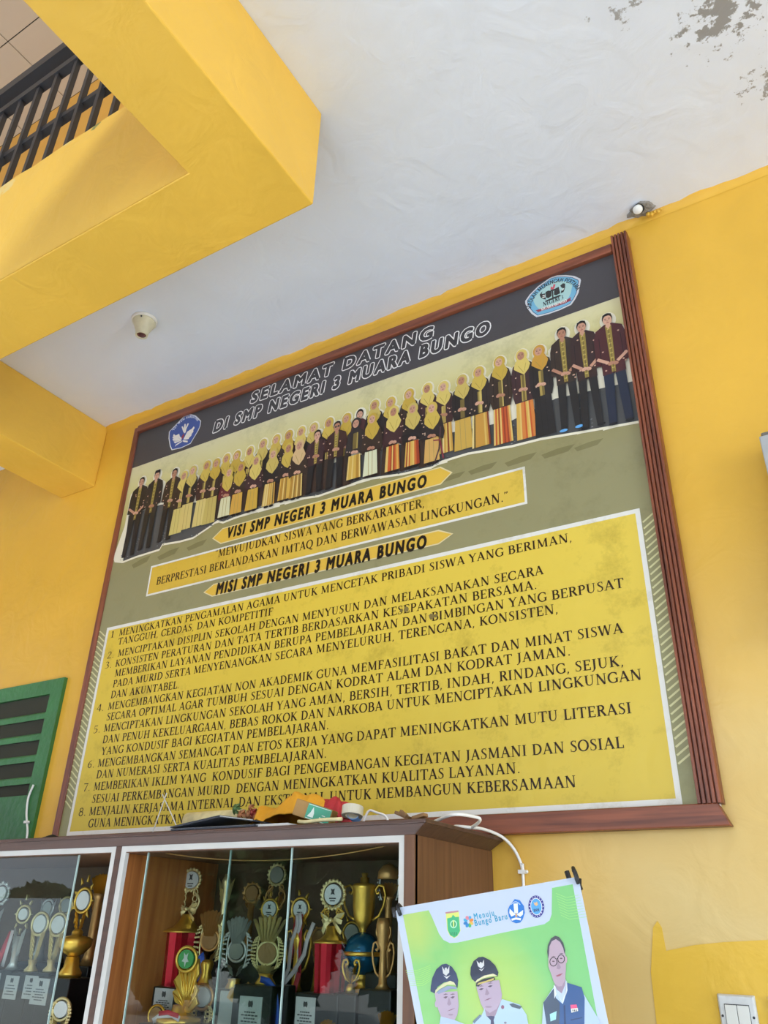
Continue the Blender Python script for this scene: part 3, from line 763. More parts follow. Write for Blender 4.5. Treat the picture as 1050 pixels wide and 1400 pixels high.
for i, (k, u, v, h, o) in enumerate(FR):
    i7 = i % 7; j = o.get('j', JK[i % 4]); hj = o.get('h', MUST[i % 4]); w_ = o.get('w', 1)
    u = u + 0.0
    if k in 'WD':
        zsh = v - .062; zf = v - h + .008; wst = zf + h * (.40 if not o.get('long') else .42)
        sl = .046
        if k == 'W' : skirt(u - .032, u + .032, zf, wst + .005, o.get('s', '3a2c26'), i, .006)
        gp.q([(u - .015, zsh + .012), (u + .015, zsh + .012), (u + sl * .8, zsh - .008), (u + sl, zsh - .05), (u + sl * .95, wst + .03), (u + .036, wst - .004), (u - .036, wst - .004), (u - sl * .95, wst + .03), (u - sl, zsh - .05), (u - sl * .8, zsh - .008)], o.get('c', j))
        for s_ in (-1, 1): gp.line([(u + s_ * .028, zsh - .03), (u + s_ * .031, wst + .03)], .002, '17110f')
        stripes(u - .009, u + .009, wst, zsh - .055, ['a08a48', '6a5a30', 'bda75c'], i + 40, 4)
        for q in range(4):
            gp.ell(u + random.choice((-1, 1)) * random.uniform(.018, .038), random.uniform(wst + .01, zsh - .05), .0034, .0030, 'c9a88e', 6)
        if k == 'W':
            hand_pair(u - .002, (wst * .62 + zsh * .38) - .012, i)
            gp.q([(u - .018, v - .040), (u - .030, v - .062), (u - .033, v - .082), (u - .017, v - .098), (u + .006, v - .118), (u + .024, v - .098), (u + .033, v - .075), (u + .018, v - .040)], hj)
            gp.line([(u - .016, v - .070), (u + .004, v - .106)], .002, '98803a'); gp.line([(u + .016, v - .066), (u + .008, v - .100)], .002, 'a38c42')
            gp.ell(u, v - .026, .0235, .0290, hj, 20)
            face(u - .002, v - .027, .0145, .0195, i)
        else:
            gp.ell(u, v - .024, .018, .025, '1d1917', 16); face(u, v - .029, .0145, .018, i)
    elif k == 'S':
        zf = v - h + .006; kn = zf + h * .36; lap = zf + h * .46
        skirt(u - .030, u + .026, zf + .012, kn + .012, o.get('s', 'c0a050'), i, .006)
        gp.ell(u - .012, zf + .006, .013, .006, '1c1a1c', 10); gp.ell(u + .016, zf + .006, .013, .006, '1c1a1c', 10)
        zsh = v - .064
        gp.q([(u - .016, zsh + .012), (u + .016, zsh + .012), (u + .042, zsh - .012), (u + .054, lap), (u + .048, kn - .004), (u + .018, lap - .012), (u - .018, lap - .012), (u - .044, kn + .004), (u - .050, lap), (u - .040, zsh - .012)], j)
        for q in range(4):
            gp.ell(u + random.choice((-1, 1)) * random.uniform(.026, .044), random.uniform(lap, zsh - .03), .0034, .0030, 'c9a88e', 6)
        hand_pair(u - .002, lap - .004, i)
        if hj == '2a2526': stripes(u - .012, u + .012, lap + .01, zsh - .01, ['a08a48', '6a5a30', 'bda75c'], i + 40, 4)
        else:
            gp.q([(u - .018, v - .040), (u - .033, v - .066), (u - .034, v - .092), (u - .014, v - .116), (u + .004, v - .128), (u + .026, v - .104), (u + .036, v - .080), (u + .018, v - .040)], hj)
            gp.line([(u - .018, v - .072), (u + .002, v - .116)], .002, '98803a'); gp.line([(u + .018, v - .070), (u + .010, v - .108)], .002, 'a38c42')
        gp.ell(u, v - .027, .0245, .0300, hj, 20)
        face(u - .002, v - .028, .0150, .0200, i)
    else:  # standing man
        zf = v - h + .004; zsh = v - .062; sw = .050 * w_; cr = zf + h * .44; c = o.get('c', JK[i % 4]); p = o.get('p', '211f20')
        for s_ in (-1, 1):
            gp.q([(u + s_ * .002, cr + .02), (u + s_ * .034 * w_, cr + .02), (u + s_ * .036 * w_, zf + .01), (u + s_ * .014, zf + .01)], p)
            gp.ell(u + s_ * .028, zf + .006, .015, .006, o.get('shoe', '17161a'), 10)
        gp.q([(u - .014, zsh + .014), (u + .014, zsh + .014), (u + sw * .85, zsh - .006), (u + sw, zsh - .04), (u + sw * 1.06, cr + .045), (u + .036 * w_, cr + .040), (u + .036 * w_, cr - .002), (u - .036 * w_, cr - .002), (u - .036 * w_, cr + .04), (u - sw * 1.06, cr + .045), (u - sw, zsh - .04), (u - sw * .85, zsh - .006)], c)
        for s_ in (-1, 1): gp.line([(u + s_ * .034 * w_, zsh - .04), (u + s_ * .036 * w_, cr + .045)], .002, '120e0e')
        gp.q([(u - .011, zsh + .006), (u + .011, zsh + .006), (u + .006, cr + .004), (u - .008, cr + .004)], '8a7638')
        for q in range(9):
            zz = zsh - .006 - q * (zsh - cr) / 9.5
            gp.ell(u - .001, zz - .004, .005, .0036, 'c0aa5c', 6)
        gp.line([(u, zsh), (u - .001, cr)], .0016, '2a221c')
        for q in range(7):
            gp.ell(u + random.choice((-1, 1)) * random.uniform(.018, .044) * w_, random.uniform(cr + .01, zsh - .02), .0038, .0032, 'c9a088', 6)
        for s_ in (-1, 1): gp.line([(u + s_ * sw * .95, cr + .075), (u + s_ * .016, cr + .046)], .012, SK[i % 3] if w_ > 1.1 or i > 40 else c)
        hand_pair(u, cr + .042, i)
        gp.q([(u - .008, v - .05), (u + .008, v - .05), (u + .009, zsh + .004), (u, zsh - .010), (u - .009, zsh + .004)], SK[i % 3])
        gp.ell(u, v - .023, .0185, .0240, '1c1816', 16)
        face(u, v - .031, .0160, .0220, i, o.get('g', 0))
        if o.get('cap'): gp.q([(u - .019, v - .014), (u - .016, v + .003), (u + .017, v + .004), (u + .019, v - .013)], '17151a')
        else: gp.q([(u - .017, v - .016), (u - .015, v - .005), (u, v + .001), (u + .015, v - .005), (u + .017, v - .016), (u + .008, v - .011), (u - .008, v - .011)], '1c1816')
# plastic chair arm beside the last seated woman
gp.line(bs((604, 585), (602, 615), (596, 634)), .006, '4c3538'); gp.line(bs((594, 604), (603, 603), (608, 628)), .006, '7c2f3a')
gp.build('staff_group_photograph', m_print, nb)

# ---------------- ribbons and panels
def panel(cv, pts, edge, fill, k):
    P = bs(*pts); cv.q(P, edge)
    c_ = Vector((sum(p[0] for p in P) / len(P), sum(p[1] for p in P) / len(P)))
    out = []
    for p in P: out.append((p[0] + (k if p[0] < c_.x else -k), p[1] + (k if p[1] < c_.y else -k)))
    cv.q(out, fill)
def rect_panel(cv, u0, u1, v0, v1, edge, fills, k):
    cv.q([(u0, v0), (u1, v0), (u1, v1), (u0, v1)], edge)
    cv.q([(u0 + k, v0 + k), (u1 - k, v0 + k), (u1 - k, v1 - k), (u0 + k, v1 - k)], fills)
EDGE = 'e0ded6'
cv = Canvas(plane_at(YB - .0004))
vb = [b(207, 772), b(719, 640), b(720, 691), b(200, 814)]
u0, u1 = (vb[0][0] + vb[3][0]) / 2, (vb[1][0] + vb[2][0]) / 2; v1, v0 = (vb[0][1] + vb[1][1]) / 2, (vb[2][1] + vb[3][1]) / 2
rect_panel(cv, u0, u1, v0, v1, EDGE, ['cfab3f', 'd4b548', 'd6b44a', 'd0ab3c'], .009)
cap = .037
text_fit(serif, cv, '“MEWUJUDKAN SISWA YANG BERKARAKTER,', (293, 763), (581, 693), cap, '2e1b0e')
text_fit(serif, cv, 'BERPRESTASI BERLANDASKAN IMTAQ DAN BERWAWASAN LINGKUNGAN.”', (213, 800), (696, 684), cap, '2e1b0e')
cv.build('vision_panel', m_mission, nb)
cv = Canvas(plane_at(YB - .0010))
def ribbon(tip_l, tl, bl, tip_r, tr, br):
    P = bs(tip_l, tl, tr, tip_r, br, bl)
    zt = (P[1][1] + P[2][1]) / 2; zb = (P[4][1] + P[5][1]) / 2; xa = (P[1][0] + P[5][0]) / 2; xb = (P[2][0] + P[4][0]) / 2; zm = (zt + zb) / 2
    cv.q([(P[0][0], zm), (xa, zt), (xb, zt), (P[3][0], zm), (xb, zb), (xa, zb)], 'd9c99a')
    e = .005
    cv.q([(P[0][0] + e * 1.6, zm), (xa + e * .4, zt - e), (xb - e * .4, zt - e), (P[3][0] - e * 1.6, zm), (xb - e * .4, zb + e), (xa + e * .4, zb + e)], 'd8b044')
ribbon((290, 737.7), (308, 717), (299, 743), (619, 648), (602.7, 643), (602.7, 664.5))
ribbon((278, 812), (292, 798), (290, 818), (620, 732), (600, 725), (600, 742))
c3 = .049
text_fit(sans, cv, 'VISI SMP NEGERI 3 MUARA BUNGO', (310, 736), (582, 665), c3, '17120f', w=.12, slant=.10)
text_fit(sans, cv, 'MISI SMP NEGERI 3 MUARA BUNGO', (296, 813), (582, 749), c3, '17120f', w=.12, slant=.10)
cv.build('ribbon_headings', m_print, nb)

cv = Canvas(plane_at(YB - .0004))
u0 = (b(146, 857.5)[0] + b(92, 1141.4)[0]) / 2; u1 = (b(873.7, 696.6)[0] + b(934.6, 1101.4)[0]) / 2
v1 = (b(146, 857.5)[1] + b(873.7, 696.6)[1]) / 2; v0 = (b(92, 1141.4)[1] + b(934.6, 1101.4)[1]) / 2
rect_panel(cv, u0, u1, v0, v1, EDGE, ['d0b63c', 'd3b848', 'dcc04c', 'd8b83c'], .015)
cv.build('mission_panel', m_mission, nb)
lines = [
 ('MENINGKATKAN PENGAMALAN AGAMA UNTUK MENCETAK PRIBADI SISWA YANG BERIMAN,', (162, 870), (783, 740), ('1', 153, 871)),
 ('TANGGUH, CERDAS, DAN KOMPETITIF', (160.8, 882), (373, 840.8), None),
 ('MENCIPTAKAN DISIPLIN SEKOLAH DENGAN MENYUSUN DAN MELAKSANAKAN SECARA', (160.4, 898), (744, 784.8), ('2.', 148, 900)),
 ('KONSISTEN PERATURAN DAN TATA TERTIB BERDASARKAN KESEPAKATAN BERSAMA.', (157, 912), (735, 805), ('3.', 145, 913)),
 ('MEMBERIKAN LAYANAN PENDIDIKAN BERUPA PEMBELAJARAN DAN BIMBINGAN YANG BERPUSAT', (156, 925.5), (854, 803), None),
 ('PADA MURID SERTA MENYENANGKAN SECARA MENYELURUH, TERENCANA, KONSISTEN,', (153.6, 940), (764, 838), None),
 ('DAN AKUNTABEL.', (150.8, 955), (245, 941), None),
 ('MENGEMBANGKAN KEGIATAN NON AKADEMIK GUNA MEMFASILITASI BAKAT DAN MINAT SISWA', (146.8, 971), (853, 865), ('4.', 134, 972)),
 ('SECARA OPTIMAL AGAR TUMBUH SESUAI DENGAN KODRAT ALAM DAN KODRAT JAMAN.', (145, 985.5), (781, 896), None),
 ('MENCIPTAKAN LINGKUNGAN SEKOLAH YANG AMAN, BERSIH, TERTIB, INDAH, RINDANG, SEJUK,', (141, 1001), (854, 910), ('5.', 129, 1002)),
 ('DAN PENUH KEKELUARGAAN, BEBAS ROKOK DAN NARKOBA UNTUK MENCIPTAKAN LINGKUNGAN', (139.6, 1016.5), (879, 929), None),
 ('YANG KONDUSIF BAGI KEGIATAN PEMBELAJARAN.', (138, 1032.5), (450, 997), None),
 ('MENGEMBANGKAN SEMANGAT DAN ETOS KERJA YANG DAPAT MENINGKATKAN MUTU LITERASI', (132.8, 1049), (865, 975), ('6.', 121, 1050)),
 ('DAN NUMERASI SERTA KUALITAS PEMBELAJARAN.', (131, 1064.5), (447, 1036), None),
 ('MEMBERIKAN IKLIM YANG  KONDUSIF BAGI PENGEMBANGAN KEGIATAN JASMANI DAN SOSIAL', (127, 1081), (853.8, 1022.5), ('7.', 115, 1082)),
 ('SESUAI PERKEMBANGAN MURID  DENGAN MENINGKATKAN KUALITAS LAYANAN.', (125, 1098), (712, 1057), None),
 ('MENJALIN KERJASAMA INTERNAL DAN EKSTERNAL UNTUK MEMBANGUN KEBERSAMAAN', (121, 1115), (789, 1076), ('8.', 109, 1115.5)),
 ('GUNA MENINGKATKAN', (120, 1131.5), (251, 1125), None),
 ('DAN PE', (344, 1119.5), (396, 1116.5), None),
]
cv = Canvas(plane_at(YB - .0008), .0000015)
for txt, p0, p1, num in lines:
    text_fit(serif, cv, txt, p0, p1, .0315, '2a180b')
    if num:
        q = b(num[1], num[2]); q2 = b(*p0)
        serif(cv, num[0], q[0] - .01, q2[1], .022 * len(num[0]) + .004, .0315, '2a180b')
cv.build('mission_lettering', m_print, nb)
cv = Canvas(plane_at(YB - .0004))
za, zc_ = b(903, 699.4)[1], b(938, 1031)[1]
xa, xb2, xc = b(878, 712)[0], b(892, 699.4)[0], xr
N_ = 34
dzl = b(878, 712)[1] - b(892, 699.4)[1]
for i in range(N_):
    z = za + (zc_ - za) * i / (N_ - 1)
    cv.line([(u1 + .004, z + dzl), (u1 + .004 + (xb2 - xa), z), (xc, z)], .0055, 'cfca98')
cv.build('chevron_lines', m_print, nb)
cv = Canvas(plane_at(YB - .0004))
za, zc_ = b(134, 864)[1], b(86, 1096)[1]
for i in range(32):
    z = za + (zc_ - za) * i / 31
    cv.line([(u0 - .004, z + dzl * 1.25), (u0 - .004 - (xb2 - xa) * 1.15, z), (u0 - .004 - (xb2 - xa) * 1.6, z)], .0055, 'cfca98')
cv.build('chevron_lines', m_print, nb)
# two worn ink blots among the mission lines
for k, grp in enumerate((((556, 833, .012), (549, 835, .008)), ((590, 843, .012), (596, 842, .009)))):
    cv = Canvas(plane_at(YB - .0013))
    for px, py, r in grp:
        q = b(px, py); cv.q([(q[0] + r * random.uniform(.7, 1.1) * cos(a / 7 * 2 * pi), q[1] + r * random.uniform(.7, 1.1) * sin(a / 7 * 2 * pi)) for a in range(7)], '75663a')
    cv.build('ink_blot', m_print, nb)

# ------------------------------------------------------------------ display cabinet
XS_, YF, ZTOP, SHELF = -1.021, -.46, 1.716, 1.19
XD0, XD1 = at(160, 1162, YF).x, at(167, 1162, YF).x
XE = -3.9
cab = empty('display_cabinet', (-2.1, -.24, 0), 'brown wooden glass-fronted trophy cabinet under the notice board', 'cabinet')
def cp(name, mb, m, bevel=0, parent=None):
    o = mb.build(name, m, parent or cab, bevel); o.matrix_parent_inverse = Matrix.Translation(-Vector(cab.location)) if parent is None else Matrix.Identity(4)
    return o
body = MB()
body.box((XS_ - .018, YF, 0), (XS_, -.002, ZTOP))
body.box((XE, YF, 0), (XE + .018, -.002, ZTOP))
body.box((XE + .018, YF, ZTOP - .018), (XS_ - .018, -.002, ZTOP))
cp('side_panels', body, m_cabwood)
cp('back_panel', MB().box((XE + .018, -.014, .05), (XS_ - .018, -.003, ZTOP - .018)), m_cabback)
cp('divider', MB().box((XD0 + .003, YF + .012, SHELF - .3), (XD1 - .003, -.015, ZTOP - .018)), m_caborange)
cp('stile', MB().box((XS_ - .030, YF - .004, 0), (XS_, YF + .010, ZTOP)), m_cabwood)
cp('stile', MB().box((XD0, YF - .004, 0), (XD1, YF + .011, ZTOP)), m_cabtop)
cp('shelf', MB().box((XE + .018, YF + .03, SHELF - .02), (XS_ - .018, -.014, SHELF)), m_cabwood)
cp('lower_front', MB().box((XE + .018, YF, .05), (XD0, YF + .018, SHELF - .06)), m_cabwood)
cp('lower_front', MB().box((XD1, YF, .05), (XS_ - .030, YF + .018, SHELF - .06)), m_cabwood)
co = MB(); o_ = .042
x0, x1 = XE - .04, XS_
co.hexa([(x0, YF - .004, ZTOP), (x1, YF - .004, ZTOP), (x1, -.012, ZTOP), (x0, -.012, ZTOP)],
        [(x0, YF - .022, ZTOP + .024), (x1 + o_ * .9, YF - .022, ZTOP + .024), (x1 + o_ * .9, -.012, ZTOP + .024), (x0, -.012, ZTOP + .024)])
co.box((x0, YF - .026, ZTOP + .024), (x1 + o_, -.012, ZTOP + .034))
cp('cornice', co, m_cabtop, .002)
ZTC = ZTOP + .034
# pale sliding channels
def channel(xa, xb, top):
    if top: return MB().box((xa, YF - .002, ZTOP - .016), (xb, YF + .012, ZTOP))
    return MB().box((xa, YF - .002, SHELF - .05), (xb, YF + .012, ZTOP - .016))
xr0, xr1 = XD1, XS_ - .030
cp('glass_channel', channel(xr0, xr1, True), m_alu)
cp('glass_channel', channel(XE + .018, XD0, True), m_alu)
cp('glass_channel', channel(XD1, XD1 + .020, False), m_alu)
cp('glass_channel', channel(xr1 - .016, xr1, False), m_alu)
cp('glass_channel', channel(XD0 - .020, XD0, False), m_alu)
def pane(xa, xb, y, edge_left=True, edge_right=True):
    o = cp('glass_pane', MB().box((xa, y - .002, SHELF - .04), (xb, y + .002, ZTOP - .017)), m_glass)
    for f_, xx in ((edge_left, xa), (edge_right, xb)):
        if f_: cp('polished_edge', MB().box((xx - .0015, y - .0028, SHELF - .04), (xx + .0015, y + .0028, ZTOP - .017)), m_glassedge, 0, o)
xp0, xp1, xp2 = at(203, 1165, YF + .02).x, at(317, 1155, YF + .03).x, at(400, 1150, YF + .02).x
pane(xp0, xp2, YF + .022)
pane(xp1, xr1 - .004, YF + .030, True, False)
pane(XE + .02, at(109, 1168, YF + .022).x, YF + .022, False, True)

# ------------------------------------------------------------------ trophies, each one a thing with its parts
class Trophy:
    def __init__(s, name, label, px, py, y, yaw=0.0, group=None, cat='trophy'):
        P = at(px, py, y)
        s.x, s.y = P.x, y
        s.sx, s.sz = scales(P)
        s.root = empty(name, (s.x, y, SHELF), label, cat, group or 'trophies in the display cabinet')
        s.root.rotation_euler.z = yaw
        s.cnt = {}
    def z(s, py): return z_for(s.x, s.y, py) - SHELF
    def part(s, name, mb, m, bevel=0, parent=None):
        o = mb.build(name, m, parent or s.root, bevel); return o
    def plinth(s, hw, py_top, m=None, d=None):
        w = hw * s.sx; d = d or w * .8
        s.pl = s.part('plinth', MB().box((-w, -d, 0), (w, d, s.z(py_top))), m or m_marble, .004)
        s.pd = d; return s
    def label(s, py0, py1, hw, dx=0, lines=4, m=None, mark=True):
        w = hw * s.sx; z0, z1 = s.z(py1), s.z(py0); yy = -s.pd
        z0 = max(z0, .01)
        o = s.part('label_plate', MB().box((dx * s.sx - w, yy - .0025, z0), (dx * s.sx + w, yy - .0002, z1)), m or m_label, 0, s.pl)
        t = MB(); h = z1 - z0
        for i in range(lines):
            zz = z1 - h * (.42 + .5 * i / max(1, lines)); ww = w * (.75 if i % 2 else .5)
            for k in range(5):
                a = -ww + 2 * ww * k / 5
                t.box((dx * s.sx + a, yy - .003, zz - h * .018), (dx * s.sx + a + 2 * ww / 5 * .8, yy - .0026, zz + h * .018))
        if mark:
            t.slab([(dx * s.sx + w * .22 * cos(k * pi / 4), z1 - h * .2 + w * .3 * sin(k * pi / 4) * (1 if k % 2 else .5)) for k in range(8)], yy - .003, yy - .0026)
        s.part('print', t, m_ink, 0, o); return s
    def lathe(s, name, prof, m, n=24):
        s.part(name, MB().lathe([(max(r * s.sx, .0004), s.z(py)) for r, py in sorted(prof, key=lambda q: -q[1])], n=n), m); return s
    def column(s, r0, r1, py0, py1, m=None, facets=10):
        a, c = r0 * s.sx, r1 * s.sx; mb = MB(); vs = []; fs = []; n = facets * 2
        for rr, z in ((c, s.z(py1)), (a, s.z(py0))):
            for k in range(n):
                q = rr * (1 if k % 2 else .9); g = 2 * pi * k / n; vs.append((q * cos(g), q * sin(g), z))
        fs = [(k, (k + 1) % n, n + (k + 1) % n, n + k) for k in range(n)] + [tuple(range(n)), tuple(range(n, 2 * n))]
        s.part('column', mb.add(vs, fs), m or m_red); return s
    def medal(s, py, R, rx, rz, m, dm, beads=0, dx=0, dy=0.0, mark=False, tooth=0):
        zc = s.z(py); cx = dx * s.sx; mb = MB(); k_ = rz / rx
        pts = [(cx + R * s.sx * cos(a), dy, zc + R * k_ * s.sz * sin(a)) for a in [2 * pi * i / 28 for i in range(28)]]
        th = max(.12 * R * s.sx, .0025)
        mb.tube(pts, th, 6, True)
        if beads:
            for i in range(beads):
                a = 2 * pi * i / beads
                mb.ball((cx + (R + 1.0) * s.sx * cos(a), dy - .002, zc + (R + 1.) * k_ * s.sz * sin(a)), th * 1.15, 5)
        if tooth:
            for i in range(tooth):
                a = 2 * pi * i / tooth; ca, sa = cos(a), sin(a)
                r_ = R * s.sx
                mb.slab([(cx + r_ * .95 * cos(a - .12), zc + r_ * .95 * k_ * sin(a - .12)), (cx + r_ * 1.32 * ca, zc + r_ * 1.32 * k_ * sa), (cx + r_ * .95 * cos(a + .12), zc + r_ * .95 * k_ * sin(a + .12))], dy - .003, dy + .003)
        o = s.part('medallion_ring', mb, m)
        dmb = MB()
        ring = [(cx + rx * s.sx * cos(a), zc + rz * s.sz * sin(a)) for a in [2 * pi * i / 26 for i in range(26)]]
        dmb.slab(ring, dy - .004, dy + .003)
        d = s.part('medallion_disc', dmb, dm, 0, o)
        if mark:
            t = MB(); w = rx * s.sx
            t.slab([(cx + w * .34 * cos(k * pi / 4) * (1 if k % 2 else .4), zc + w * .25 + w * .4 * sin(k * pi / 4) * (1 if k % 2 else .5)) for k in range(8)], dy - .0046, dy - .0041)
            t.box((cx - w * .4, dy - .0046, zc - w * .4), (cx + w * .4, dy - .0041, zc - w * .3)); t.box((cx - w * .3, dy - .0046, zc - w * .62), (cx + w * .3, dy - .0041, zc - w * .52))
            s.part('mark', t, m_ink, 0, o)
        return s
    def fan(s, py0, py1, spread, n, m, w=.8, name='fan_plume', dx=0, round_=True):
        """ribbed plume: n blades opening upward from py0 to py1"""
        z0, z1 = s.z(py0), s.z(py1); mb = MB(); H = z1 - z0
        for i in range(n):
            t = (i / (n - 1) - .5) * 2
            hh = H * (1 - .16 * t * t if round_ else 1 - .5 * abs(t)); xt = spread * s.sx * t; xb = spread * s.sx * .35 * t
            bw = spread * s.sx / n * w * .62
            a = (dx * s.sx + xb - bw * .4, 0, z0); b_ = (dx * s.sx + xb + bw * .4, 0, z0); c_ = (dx * s.sx + xt + bw * 1.1, .002, z0 + hh * .95); d_ = (dx * s.sx + xt - bw * 1.1, .002, z0 + hh * .95); e_ = (dx * s.sx + xt * 1.02, -.002, z0 + hh)
            mid0 = (dx * s.sx + xb, -.010, z0); mid1 = (dx * s.sx + xt, -.010, z0 + hh * .93)
            bk = (dx * s.sx + (xb + xt) / 2, .006, z0 + hh * .5)
            mb.add([a, b_, c_, e_, d_, mid0, mid1, bk], [(0, 5, 6, 4), (5, 1, 2, 6), (4, 6, 3), (6, 2, 3), (0, 4, 7), (4, 3, 7), (3, 2, 7), (2, 1, 7), (1, 5, 0, 7)])
        s.part(name, mb, m); return s
    def leaves(s, py0, py1, w0, w1, m, n=5, name='leaf_blades', dx=0):
        """paired blades climbing in a V from a narrow foot"""
        z0, z1 = s.z(py0), s.z(py1); mb = MB(); H = z1 - z0
        for sd in (-1, 1):
            for i in range(n):
                f = i / n; zb = z0 + H * f * .62; xb = sd * (w0 + (w1 - w0) * f * .4) * s.sx * .5
                xt = sd * (w0 + (w1 - w0) * (.35 + .65 * f)) * s.sx; zt = zb + H * .42
                bw = H * .036
                o = dx * s.sx
                mb.add([(o + xb - bw * .6, 0, zb), (o + xb + bw * .6, 0, zb), ((o + (xb + xt) / 2 + bw), .002, (zb + zt) / 2), (o + xt, 0, zt), ((o + (xb + xt) / 2 - bw), .002, (zb + zt) / 2), (o + (xb + xt) / 2, -.009, (zb + zt) / 2), (o + (xb + xt) / 2, .007, (zb + zt) / 2)],
                       [(0, 1, 5), (1, 2, 5), (2, 3, 5), (3, 4, 5), (4, 0, 5), (1, 0, 6), (2, 1, 6), (3, 2, 6), (4, 3, 6), (0, 4, 6)])
        s.part(name, mb, m); return s
    def beadsides(s, py0, py1, r, m, rows=3, nb=9, name='beaded_side'):
        zc = (s.z(py0) + s.z(py1)) / 2; H = abs(s.z(py1) - s.z(py0)) / 2
        for sd in (-1, 1):
            mb = MB()
            for q in range(rows):
                for i in range(nb):
                    a = radians(-62 + 124 * i / (nb - 1))
                    rr = (r + q * 2.4) * s.sx * (1 - .0 * q)
                    mb.ball((sd * rr * (.55 + .45 * cos(a)), -.003, zc + H * sin(a) * (1 - .06 * q)), 1.25 * s.sx, 4)
            mb.tube([(sd * (r - 2) * s.sx * (.55 + .45 * cos(radians(a_))), 0, zc + H * 1.02 * sin(radians(a_))) for a_ in range(-66, 67, 12)], .9 * s.sx, 5)
            s.part(name, mb, m)
        return s
    def handles(s, py0, py1, r0, w, m, name='handle'):
        z0, z1 = s.z(py0), s.z(py1); H = z1 - z0
        for sd in (-1, 1):
            P = [(sd * (r0 + dx_ * w) * s.sx, 0, z0 + H * f) for dx_, f in ((0, 0), (.5, .12), (.85, .4), (1.0, .7), (.85, .95), (.45, 1.0), (.2, .86), (.35, .74), (.52, .8))]
            Q = []
            for i in range(len(P) - 1):
                for t in (0, .5): Q.append(Vector(P[i]).lerp(Vector(P[i + 1]), t))
            Q.append(Vector(P[-1]))
            s.part(name, MB().tube(Q, 1.35 * s.sx, 7), m)
        return s
    def scrolls(s, py0, py1, w, m, name='scroll_ornament'):
        """open filigree: two mirrored S scrolls and a crossing ring"""
        z0, z1 = s.z(py0), s.z(py1); H = z1 - z0; mb = MB()
        for sd in (-1, 1):
            pts = []
            for i in range(26):
                t = i / 25; a = t * 2 * pi * 1.0
                pts.append((sd * w * s.sx * (.25 + .75 * abs(sin(pi * t))) * (1 if t < .8 else .8), 0, z0 + H * t))
            mb.tube(pts, 1.1 * s.sx, 6)
            for k in range(4):
                c_ = (sd * w * s.sx * .55, 0, z0 + H * (.18 + .22 * k)); r_ = w * s.sx * .22
                mb.tube([(c_[0] + r_ * cos(a), 0, c_[2] + r_ * sin(a)) for a in [i * 2 * pi / 10 for i in range(10)]], .7 * s.sx, 5, True)
        s.part(name, mb, m); return s
    def bow(s, py, w, m):
        zc = s.z(py); mb = MB()
        for sd in (-1, 1):
            for lift, ln in ((.35, 1), (-.12, .85), (-.75, .8)):
                x1 = sd * w * s.sx * ln; z1 = zc + w * s.sx * lift; hw = w * s.sx * .2
                mb.add([(0, -.004, zc), (x1 * .6, -.012, (zc + z1) / 2 + hw), (x1, -.002, z1 + hw * .6), (x1 * .85, 0, z1 - hw * .6), (x1 * .5, -.006, (zc + z1) / 2 - hw * .7), (x1 * .5, .008, (zc + z1) / 2)],
                       [(0, 1, 4), (1, 2, 3, 4), (1, 0, 5), (2, 1, 5), (3, 2, 5), (4, 3, 5), (0, 4, 5)])
        mb.ball((0, -.008, zc), w * s.sx * .17, 6)
        s.part('bow', mb, m); return s
    def ribbon(s, pts, w, m, dy=-.012):
        P = [(dx * s.sx, s.z(py)) for dx, py in pts]; mb = MB(); vs = []; fs = []
        hw = w * s.sx / 2; n = len(P)
        for i, (x_, z_) in enumerate(P):
            a = P[max(0, i - 1)]; c_ = P[min(n - 1, i + 1)]; d = Vector((c_[0] - a[0], c_[1] - a[1])).normalized(); nx, nz = -d.y * hw, d.x * hw
            wob = dy - .003 * sin(i * 1.7)
            vs += [(x_ - nx, wob, z_ - nz), (x_ + nx, wob, z_ + nz), (x_ + nx, wob + .0012, z_ + nz), (x_ - nx, wob + .0012, z_ - nz)]
        for i in range(n - 1):
            for k in range(4): fs.append((i * 4 + k, i * 4 + (k + 1) % 4, i * 4 + 4 + (k + 1) % 4, i * 4 + 4 + k))
        fs += [(0, 1, 2, 3), tuple(4 * (n - 1) + k for k in (3, 2, 1, 0))]
        s.part('ribbon', mb.add(vs, fs, True), m); return s
    def ball(s, name, py, r, m):
        s.part(name, MB().ball((0, 0, s.z(py)), r * s.sx, 14), m); return s
    def dome(s, py0, py1, r, m):
        s.lathe('foot', [(r, py0), (r * .95, py0 - (py0 - py1) * .15), (r * .5, py0 - (py0 - py1) * .5), (r * .35, py1)], m); return s

# ---- right bay
G = 'trophies behind the right glass'
def TR(label, px, py, y, name='trophy', g=G, yaw=0): return Trophy(name, label, px, py, y, yaw, g)
t = TR('gold trophy with red column and filigree medallion nearest the cabinet divider', 262, 1203, -.16)
t.plinth(27, 1347).column(21, 19, 1275, 1347).lathe('flared_foot', [(25, 1275), (25, 1273), (13, 1268), (7, 1258), (5, 1250)], m_gold, 28)
t.bow(1243, 13, m_pale).scrolls(1252, 1214, 14, m_pale).medal(1203, 12, 10, 11.5, m_pale, m_disc, 18, mark=True)
t = TR('bronze plume trophy with round bronze disc behind the bright gold one', 287, 1285, -.24)
t.plinth(20, 1352).lathe('stem', [(11, 1352), (8, 1345), (5, 1330), (7, 1318), (5, 1312)], m_gold)
t.fan(1280, 1243, 15, 7, m_brz).beadsides(1262, 1316, 15, m_pale).medal(1285, 12, 10.5, 12.5, m_brz, m_discb).leaves(1322, 1296, 3, 12, m_brz, 3)
t.ribbon([(-7, 1305), (-4, 1312), (-9, 1322), (-7, 1342)], 9, m_ribb)
t = TR('bright gold star-burst trophy with green oval disc standing in front', 254, 1311, -.37)
t.plinth(30, 1399).lathe('base', [(22, 1399), (22, 1392), (14, 1389), (8, 1382), (7, 1374)], m_gold)
